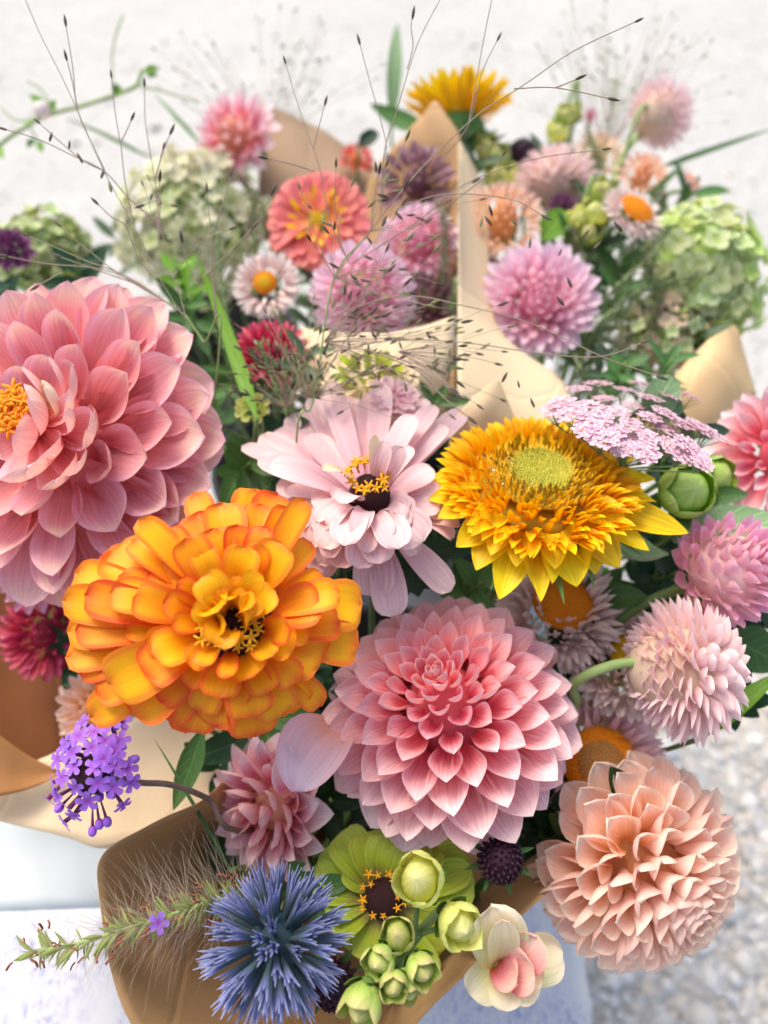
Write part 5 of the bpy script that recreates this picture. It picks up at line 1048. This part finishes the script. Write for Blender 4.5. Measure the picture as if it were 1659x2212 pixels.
def sprig(label, base, px, py, d, n, Lp, Wp, mat, tx=0, ty=.5, group=None, name='leafy_sprig', spread=1.0, tip=.7, seed=0, rows=None, c=1):
    r = random.Random(seed + px); k = d / FPX
    p = P(px, py, d); root = thing(name, label, 'foliage', BASE[base] + jit(.02), group)
    z = axis(tx, ty, c); Ln = Lp * k; st = crom([p + z * Ln * 1.2, p, p - z * Ln * .8, root.location], 5)
    V, F, UV = tube_geo(st, .0013, 5); part('stem', mesh('stem', V, F, UV, G['stem']), root, Matrix())
    me = [petal_mesh('leaf', mat, L=1, W=Wp / Lp, wp=.42, tip=tip, base=.12, cup0=.6, cup1=.4, bend=bb, bpow=1.2, ruf=.03, seed=q, nu=7, nv=9) for q, bb in enumerate((-.6, -.2, .4))]
    for i in range(n):
        u = i / max(1, n - 1); o = p + z * Ln * (1.1 - 1.7 * u); a = i * 2.39996
        e = (frame(o, z).to_3x3() @ Vector((math.cos(a), math.sin(a), .5))).normalized()
        part('leaf', me[i % 3], root, orient(o, e, z, Ln * spread * r.uniform(.7, 1.1)))
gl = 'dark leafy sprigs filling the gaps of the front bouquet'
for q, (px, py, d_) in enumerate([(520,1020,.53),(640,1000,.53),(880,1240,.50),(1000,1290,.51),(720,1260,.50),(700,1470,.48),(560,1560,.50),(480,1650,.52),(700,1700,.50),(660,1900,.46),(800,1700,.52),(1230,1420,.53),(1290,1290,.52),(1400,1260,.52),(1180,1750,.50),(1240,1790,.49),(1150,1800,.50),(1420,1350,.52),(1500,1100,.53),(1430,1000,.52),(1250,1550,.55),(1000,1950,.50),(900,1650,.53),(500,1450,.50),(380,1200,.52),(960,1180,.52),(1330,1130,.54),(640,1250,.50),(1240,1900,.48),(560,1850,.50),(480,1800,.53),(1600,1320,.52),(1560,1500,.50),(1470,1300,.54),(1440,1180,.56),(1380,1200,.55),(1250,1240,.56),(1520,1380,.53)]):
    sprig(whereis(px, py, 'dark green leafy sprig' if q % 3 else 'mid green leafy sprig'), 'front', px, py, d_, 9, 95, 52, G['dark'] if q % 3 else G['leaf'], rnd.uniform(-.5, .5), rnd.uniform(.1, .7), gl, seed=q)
gb = 'dark leafy sprigs in the shade between the back blooms'
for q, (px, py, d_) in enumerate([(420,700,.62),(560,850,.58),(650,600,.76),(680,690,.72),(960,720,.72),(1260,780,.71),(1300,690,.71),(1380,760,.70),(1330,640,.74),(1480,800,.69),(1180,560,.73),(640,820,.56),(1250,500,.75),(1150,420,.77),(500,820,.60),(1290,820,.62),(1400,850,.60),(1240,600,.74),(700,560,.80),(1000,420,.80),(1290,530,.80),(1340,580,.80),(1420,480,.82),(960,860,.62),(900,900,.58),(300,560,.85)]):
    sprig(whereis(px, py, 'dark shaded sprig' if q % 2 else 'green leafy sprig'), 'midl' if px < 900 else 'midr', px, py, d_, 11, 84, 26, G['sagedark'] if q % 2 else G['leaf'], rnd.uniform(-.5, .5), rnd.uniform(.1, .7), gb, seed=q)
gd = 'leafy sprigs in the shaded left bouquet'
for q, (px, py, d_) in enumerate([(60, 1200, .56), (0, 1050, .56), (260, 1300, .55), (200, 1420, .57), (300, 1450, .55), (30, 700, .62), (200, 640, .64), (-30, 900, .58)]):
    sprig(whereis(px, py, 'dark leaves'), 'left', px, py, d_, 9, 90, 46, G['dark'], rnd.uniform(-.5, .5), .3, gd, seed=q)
for q, (px, py, d_, lb) in enumerate([(400, 632, .62, 'bright green leafy tip left of the arched blade, under the cream hydrangea'), (1245, 735, .72, 'mid green leaves tucked right under the round soft pink dahlia'), (470, 900, .55, 'green leaves between the rose dahlia and the blush zinnia'), (1330, 830, .56, 'light green serrated leaves behind the pink lace umbel'), (1020, 300, .86, 'green leaves below the far sunflower head')]):
    sprig(lb, 'midl' if q == 0 else 'midr', px, py, d_, 10, 62, 34, G['leaf'] if q else G['bright'], 0, .5, None, seed=q + 70)
# feathery sage plumes
def plume(label, base, pts, d, mat, Lp=34, n=80, group='soft grey green feathery plumes', W=.13):
    root = thing('feathery_plume', label, 'foliage', BASE[base] + jit(.02), group); k = d / FPX
    cp = crom([P(px, py, d + (dd if len(q_) > 2 else 0)) for q_ in pts for px, py, dd in [tuple(q_) + (0,) * (3 - len(q_))]], 8)
    V, F, UV = tube_geo(cp + [root.location], .0012, 5); part('stem', mesh('stem', V, F, UV, G['pale_stem']), root, Matrix())
    J = Join(); r = random.Random(len(label))
    for i in range(n):
        q = i / n * (len(cp) - 1.01); o = cp[int(q)].lerp(cp[int(q) + 1], q % 1); tn = (cp[int(q)] - cp[int(q) + 1]).normalized()
        e = tn * .5 + Vector((r.uniform(-1, 1), r.uniform(-1, 1), r.uniform(-1, 1))).normalized()
        V, F, UV = petal_geo(L=1, W=W, wp=.4, tip=.9, base=.3, cup0=.5, cup1=.3, bend=r.uniform(-.5, .5), nu=3, nv=5)
        J.add(V, F, UV, orient(o, e, tn, Lp * k * r.uniform(.6, 1.1)))
    part('needles', J.mesh('needles', mat), root, Matrix(), kind='stuff')
sg_ = plain_mat('sage_needles', lin(122, 138, 100), lin(150, 160, 125), 40, .6, trans=.2)
plume('grey green plume right of the round soft pink dahlia, upper one', 'right', [(1440, 500), (1400, 560), (1330, 620), (1280, 680)], .655, sg_, n=170)
plume('grey green plume crossing before the green hydrangea', 'right', [(1510, 590), (1440, 610), (1360, 640), (1290, 700)], .65, sg_, n=170)
plume('grey green plume low between the pink dahlia and the flushed hydrangea', 'right', [(1370, 640), (1330, 700), (1290, 760)], .66, sg_, n=120)
plume('green grassy plume beside the pale strawflower with the orange ring', 'midl', [(470, 500), (475, 580), (490, 680), (520, 800)], .58, sg_, n=150, Lp=28)
plume('pale needle plume in front of the mauve dahlia', 'midr', [(955, 450), (960, 520), (955, 610)], .675, sg_, n=260, Lp=26)
plume('fine leafy tuft behind the panicum seeds, left of the blush zinnia', 'midl', [(560, 740), (590, 820), (620, 900)], .50, sg_, n=110, Lp=26, W=.3)
plume('fine leafy tuft just above the blush zinnia', 'midl', [(650, 770), (640, 830), (620, 890)], .49, sg_, n=90, Lp=24, W=.3)
plume('pale wispy plume rising beside the topmost fuzzy strawflower', 'right', [(1330, 170), (1320, 250), (1300, 330)], .84, plain_mat('wispy', lin(196, 196, 170), lin(214, 212, 190), 40, .7, trans=.3), n=110, Lp=30, W=.05, group=None)

haze_ = plain_mat('olive_needles', lin(112, 118, 82), lin(140, 138, 104), 40, .6, trans=.25)
for q_, (nm_, pts_, d_) in enumerate([('olive feathery plume below the grey green plumes, near the tan paper corner', [(1340, 700), (1330, 780), (1310, 850)], .64), ('olive feathery plume between the round soft pink dahlia and the umbel', [(1250, 790), (1270, 840), (1280, 900)], .60),
    ('olive plume left of the coral zinnia, over the cream hydrangea', [(545, 430), (550, 520), (545, 600)], .64), ('olive plume between the two pink back dahlias', [(985, 600), (980, 680), (960, 740)], .64), ('pale plume right of the blurred white strawflower', [(1420, 420), (1400, 480), (1360, 540)], .72),
    ('olive plume left of the crimson dahlia beside the green blade', [(480, 700), (500, 780), (530, 850)], .53), ('olive plume over the flushed hydrangea', [(1400, 560), (1420, 640), (1400, 720)], .65), ('pale olive plume behind the fuzzy sideways strawflower', [(1280, 300), (1290, 370), (1270, 440)], .78), ('olive plume above the round soft pink dahlia', [(1240, 500), (1260, 560), (1270, 640)], .68)]):
    plume(nm_, 'midr' if pts_[0][0] > 800 else 'midl', pts_, d_, haze_ if q_ % 2 == 0 else sg_, n=190, Lp=34, W=.11)

# vine at the top left
rvn = thing('vine', 'thin green vine tendril curving across the upper left', 'vine', BASE['back'])
vp = crom([P(340, 150, .80), P(308, 155, .80), P(295, 185, .80), P(250, 205, .80), P(180, 228, .80), P(90, 255, .79), P(0, 312, .78), P(-80, 380, .78), P(-200, 520, .8)], 6)
V, F, UV = tube_geo(vp, .0022, 6); part('stem', mesh('stem', V, F, UV, G['pale_stem']), rvn, Matrix())
for a in [[(245, 200), (243, 110), (265, 32)], [(115, 235), (90, 195), (60, 175)], [(90, 250), (40, 262), (0, 232)], [(60, 268), (85, 310), (88, 328)], [(300, 185), (360, 200), (430, 222)]]:
    V, F, UV = tube_geo(crom([P(x, y, .795) for x, y in a], 6), .0010, 5); part('tendril', mesh('tendril', V, F, UV, G['pale_stem']), rvn, Matrix())
for (x0, y0, x1, y1) in [(310, 155, 345, 148), (318, 160, 340, 165), (255, 205, 248, 180), (250, 205, 262, 185), (110, 235, 62, 205), (100, 240, 80, 215), (110, 245, 120, 215), (65, 260, 60, 275), (85, 305, 92, 330), (75, 300, 60, 320), (-5, 310, 8, 345), (105, 250, 95, 225), (330, 150, 325, 140)]:
    leaf_part(rvn, P(x0, y0, .795), P(x1, y1, .79), .009, -FW, G['bright'] if (x0 % 3) else G['leaf'], seed=x0)
V, F, UV = ovoid_geo(1, 1, 10, 7, lobes=5, amp=.2); part('blossom', mesh('blossom', V, F, UV, PAL['straw_w']), rvn, Matrix.Translation(P(92, 238, .785)) @ Matrix.Scale(.009, 4))
for q, pp in enumerate([[(140, 255), (230, 300), (330, 345)], [(330, 200), (400, 280), (440, 320)]]):
    leafthing('grass_blade', ['faint green blade slanting down toward the cream hydrangea', 'green blade slanting behind the lone side facing dahlia'][q], 'midl', [(pp[2][0], pp[2][1], .84), (pp[0][0], pp[0][1], .86)], .005, G['leaf'], 'grass', wp=.3)

# droplets on the sunflower's disc, and a small fly on the umbel
mw, t_, n_, l_, b_ = new_mat('water_drop'); b_.inputs['Transmission Weight'].default_value = 1; b_.inputs['Roughness'].default_value = .02; b_.inputs['IOR'].default_value = 1.33
V, F, UV = ovoid_geo(1, .8, 10, 8); dm = mesh('water_drop', V, F, UV, mw)
for (px, py) in [(1098, 985), (1104, 997), (1150, 985), (1158, 992), (1190, 1020), (1065, 1012), (1130, 1050), (1172, 978), (1085, 1042)]:
    q_ = to_plane(Ms, px, py, Rm * 0 + .0165); part('water_drop', dm, rsf, Ms @ Matrix.Translation(q_) @ Matrix.Scale(.0011 * rnd.uniform(.7, 1.2), 4))
fp = Mu @ (to_plane(Mu, 1362, 897, .010)); fly = thing('fly', 'tiny dark fly sitting on the pink lace umbel', 'fly', fp)
J = Join(); J.add(*ovoid_geo(.4, 1, 8, 7), orient(Vector((0, 0, 0)), Vector((0, 0, 1)), Vector((1, 0, 0)))); J.add(*ovoid_geo(.36, .36, 8, 6), Matrix.Translation((1.15, 0, 0)))
part('body', J.mesh('body', M_black), fly, Matrix.Translation(fp) @ Matrix.Scale(.0018, 4))
for s_ in (-1, 1):
    V, F, UV = petal_geo(L=1.8, W=.7, wp=.6, tip=.1, base=.2, cup0=.1, cup1=.1, nu=5, nv=6)
    part('wing', mesh('wing', V, F, UV, M_bristle), fly, Matrix.Translation(fp) @ Matrix.Scale(.0018, 4) @ orient(Vector((.3, s_ * .1, .35)), Vector((-1, s_ * .45, .15)), Vector((0, 0, 1))))

# ================================================================ airy panicum grass: threads and seeds
V, F, UV = ovoid_geo(.28, 1.0, 6, 7, point=.5); seed_me = mesh('seed', [(x, z, y) for x, y, z in V], [f[::-1] for f in F], UV, M_seed)
M_seed_g = plain_mat('panicum_seed_green', lin(130, 135, 85), lin(96, 92, 60), 150, .5, var=.3)
seed_g = mesh('seed', [(x, z, y) for x, y, z in V], [f[::-1] for f in F], UV, M_seed_g)
def panicum(label, base, stalk, strands, seeds, auto, wid=.00027, seed=0, ext=None):
    root = thing('panicum_grass', label, 'grass', BASE[base] + jit(.02), 'airy panicum grass with dark seeds')
    V, F, UV = tube_geo(crom([root.location] + [P(*q) for q in stalk], 6), .0007, 5); part('stem', mesh('stem', V, F, UV, G['pale_stem']), root, Matrix())
    J = Join(); r = random.Random(seed); ns = 0
    def putseed(p, D, green=False):
        part('seed', seed_g if green else seed_me, root, orient(p, D, Vector((r.uniform(-1, 1), r.uniform(-1, 1), 1)), .0034 * r.uniform(.75, 1.15)))
    for st_ in strands:
        d0, d1 = st_[0]; pts = [P(x, y, d0 + (d1 - d0) * i / (len(st_) - 2)) for i, (x, y) in enumerate(st_[1:])]
        cp = crom(pts, 5); J.add(*tube_geo(cp, [wid * (1.0 + .5 * i / len(cp)) for i in range(len(cp))], 4, False))
        if st_[1][0] is not None and st_[1][1] > 5: putseed(pts[0], pts[0] - pts[1])
    for (x, y, d_) in seeds: putseed(P(x, y, d_), UP + RT * r.uniform(-1, 1) - FW * .3 * r.uniform(-1, 1), r.random() < .3)
    for (x, y, d_, n_, a0, a1, l0, l1, gr) in auto:
        for i in range(n_):
            a = R(r.uniform(a0, a1)); ln = r.uniform(l0, l1); dd = r.uniform(-.03, .03)
            q = [(x, y, d_)]; cx, cy = x, y; w0 = r.uniform(-.35, .35)
            for s_ in range(1, 5):
                a += w0 * .35 + r.uniform(-.12, .12); cx += math.cos(a) * ln / 4; cy -= math.sin(a) * ln / 4; q.append((cx, cy, d_ + dd * s_ / 4))
            pts = [P(*p_) for p_ in q]; cp = crom(pts, 4); J.add(*tube_geo(cp, wid * .85, 3, False))
            putseed(pts[-1], pts[-1] - pts[-2], r.random() < gr)
            if r.random() < .75:
                s0 = cp[int(len(cp) * r.uniform(.4, .8))]; e = s0 + RT * r.uniform(-.012, .012) + UP * r.uniform(-.006, .012) + FW * r.uniform(-.005, .005)
                J.add(*tube_geo([s0, s0.lerp(e, .5) + jit(.0008), e], wid * .7, 3, False)); putseed(e, e - s0, r.random() < gr)
    part('branches', J.mesh('branches', M_grass), root, Matrix())
panicum('panicum grass spray fanning over the pale ground at the upper left', 'left', [(470, 800, .47), (440, 740, .47), (400, 680, .47)],
    [[(.44, .46), (55, 0), (90, 80), (150, 200), (225, 370), (290, 490), (350, 610), (400, 690)], [(.44, .45), (141, 45), (158, 150), (170, 245), (225, 365)], [(.44, .45), (142, 120), (155, 170), (168, 235)],
     [(.45, .46), (240, 160), (250, 250), (262, 320), (270, 390), (290, 490)], [(.45, .46), (287, 252), (275, 280), (263, 305)], [(.46, .46), (312, 178), (315, 270), (335, 390), (345, 480), (370, 570), (400, 680)],
     [(.46, .46), (372, 280), (355, 320), (335, 385)], [(.46, .46), (354, 315), (346, 345), (337, 385)], [(.44, .46), (5, 278), (80, 300), (155, 335), (225, 370), (280, 430), (345, 485)],
     [(.44, .45), (80, 262), (170, 340), (225, 370)], [(.45, .46), (205, 435), (240, 468), (272, 490), (300, 560), (350, 620)], [(.45, .46), (125, 485), (190, 540), (270, 600), (390, 670)],
     [(.45, .46), (55, 508), (110, 530), (190, 565), (280, 600), (400, 680)], [(.46, .46), (122, 552), (200, 580), (300, 615)], [(.45, .46), (75, 622), (130, 590)], [(.44, .46), (5, 552), (100, 570), (250, 590), (400, 680)]],
    [(110, 296, .445), (150, 313, .445), (173, 342, .445), (222, 376, .45), (238, 403, .45), (170, 539, .455)], [(345, 500, .46, 5, 40, 120, 60, 130, .2)], seed=1)
panicum('panicum grass spray tangled over the pink dahlias behind the blush zinnia', 'midl', [(640, 960, .47), (672, 880, .47), (690, 780, .465), (722, 600, .46), (790, 510, .455)],
    [[(.40, .455), (1380, 44), (1240, 110), (1130, 185), (1030, 250), (900, 375), (790, 510), (722, 600)], [(.40, .41), (1325, 215), (1200, 190), (1110, 192)], [(.40, .40), (1255, 167), (1225, 180), (1200, 190)],
     [(.43, .45), (1078, 80), (1040, 160), (1012, 270), (950, 350)], [(.43, .44), (893, 28), (888, 60), (892, 100), (880, 150)], [(.42, .45), (950, 0), (900, 100), (860, 230), (830, 330), (822, 470)], [(.43, .44), (1062, 0), (1042, 100), (1012, 270)],
     [(.44, .46), (775, 86), (800, 180), (822, 260), (835, 330), (822, 450)], [(.44, .46), (615, 130), (640, 215), (665, 290), (690, 360), (705, 440), (725, 510), (750, 560)], [(.44, .45), (704, 218), (690, 270), (677, 320)],
     [(.44, .45), (568, 341), (620, 352), (680, 370)], [(.45, .46), (500, 374), (485, 430), (462, 500), (458, 560), (466, 690)], [(.45, .46), (447, 406), (455, 500), (460, 600), (470, 700)], [(.44, .46), (726, 352), (724, 440), (735, 520), (755, 570)],
     [(.45, .46), (590, 412), (560, 470), (500, 560), (470, 620)], [(.45, .46), (552, 486), (500, 540), (440, 600)], [(.45, .46), (392, 512), (400, 560), (445, 640)], [(.45, .46), (505, 492), (450, 515), (400, 560), (370, 610)],
     [(.42, .455), (1395, 737), (1300, 770), (1180, 765), (1000, 740), (850, 735), (720, 760)], [(.42, .455), (1430, 816), (1300, 770), (1150, 700), (1000, 660), (860, 640), (700, 690)], [(.43, .45), (1020, 908), (960, 860), (900, 800), (800, 760)],
     [(.43, .45), (995, 858), (940, 820), (850, 770), (700, 740)], [(.43, .455), (1310, 322), (1150, 345), (1000, 400), (900, 480), (760, 570)], [(.43, .455), (1090, 330), (1060, 370), (1000, 420), (880, 500)], [(.43, .45), (1180, 470), (1100, 430), (960, 420), (860, 450)]],
    [(1060, 455, .44), (1040, 480, .44), (1055, 478, .44), (1110, 480, .44), (1145, 525, .44), (1210, 545, .44), (1265, 505, .44), (1335, 490, .43), (1160, 690, .44), (1230, 610, .44), (1090, 815, .44), (1150, 870, .44), (876, 835, .44), (1120, 830, .44), (1210, 650, .44), (1290, 530, .44)],
    [(722, 600, .46, 16, -30, 120, 90, 260, .5), (700, 740, .465, 44, -25, 60, 120, 330, .5), (672, 860, .47, 46, 0, 150, 60, 220, .75), (800, 500, .455, 10, -10, 90, 80, 260, .4), (620, 880, .47, 26, 30, 170, 50, 170, .8), (860, 760, .45, 18, -40, 30, 100, 260, .4)], seed=2)
panicum('pale distant panicum spray above the topmost strawflower', 'right', [(1320, 420, .84), (1310, 330, .84)], [], [], [(1310, 330, .84, 64, 35, 140, 150, 340, .8)], seed=3, wid=.0003)
panicum('faint distant panicum spray at the top centre over the pale ground', 'midl', [(560, 420, .86), (560, 300, .86)], [], [], [(570, 330, .86, 44, 40, 155, 150, 330, .8)], seed=4, wid=.0003)

# fountain grass head, lower left
rg = thing('fountain_grass', 'bristly green and russet grass head lying left of the blue thistle', 'grass', BASE['front'] + Vector((-.02, 0, 0)))
gp = crom([P(75, 2055, .38), P(160, 2040, .378), P(260, 2010, .376), P(370, 1975, .375), P(470, 1945, .38), P(560, 1930, .40)], 8)
V, F, UV = tube_geo(gp + [rg.location], .0011, 6); part('stem', mesh('stem', V, F, UV, G['pale_stem']), rg, Matrix())
r = random.Random(5); J = Join()
spm = [petal_mesh('spikelet', M_spikelet, L=1, W=.3, wp=.35, tip=.9, base=.4, cup0=1.4, cup1=1.0, bend=bb, nu=5, nv=6) for bb in (-.3, .3)]
anm = mesh('anther', *tube_geo([(0, 0, 0), (.1, .5, .1), (0, 1, 0)], .12, 4), M_anther)
for i in range(260):
    q = (i / 260) ** .85 * (len(gp) - 1.05); o = gp[int(q)].lerp(gp[int(q) + 1], q % 1); tn = (gp[int(q)] - gp[int(q) + 1]).normalized(); t_ = i / 260
    out = Vector((r.uniform(-1, 1), r.uniform(-1, 1), r.uniform(-1, 1))); out = (out - tn * out.dot(tn)).normalized()
    if t_ < .3 and r.random() < .45: continue
    for z in range(3):
        e = out + tn * r.uniform(.0, 1.1) + UP * .25 + jit(.4)
        ln = r.uniform(.014, .036) * (.5 + .7 * min(1, t_ * 2)); e.normalize()
        J.add(*tube_geo([o, o + e * ln * .5 + jit(.0008), o + e * ln], [.00010, .00008, .00004], 3, False))
    e = (out + tn * .5).normalized(); part('spikelet', spm[i % 2], rg, orient(o + e * .001, e, tn, r.uniform(.007, .013)))
    if i % 3 == 0: part('anther', anm, rg, orient(o + (out + tn * .6).normalized() * r.uniform(.006, .014), jit(1) + tn, UP, r.uniform(.003, .006)))
part('bristles', J.mesh('bristles', M_bristle), rg, Matrix(), kind='stuff')
rvs = thing('fallen_floret', 'single violet verbena floret caught on the grass head', 'flower', P(343, 1993, .366))
part('floret', flo, rvs, frame(P(343, 1993, .366), -FW + UP * .2) @ Matrix.Scale(.0105, 4))
leafthing('grass_blade', 'thin green blade running from the cream paper down to the thistle', 'front', [(500, 1880, .42), (330, 1590, .44)], .0026, G['leaf'], 'grass', wp=.3, cup=.4, bend=.1)
#leafthing('grass_blade', 'thin green stalk at the lower left edge under the grass head', 'front', [(110, 2060, .40), (-40, 1960, .41)], .0022, G['leaf'], 'grass', wp=.3, cup=.4, bend=.2)
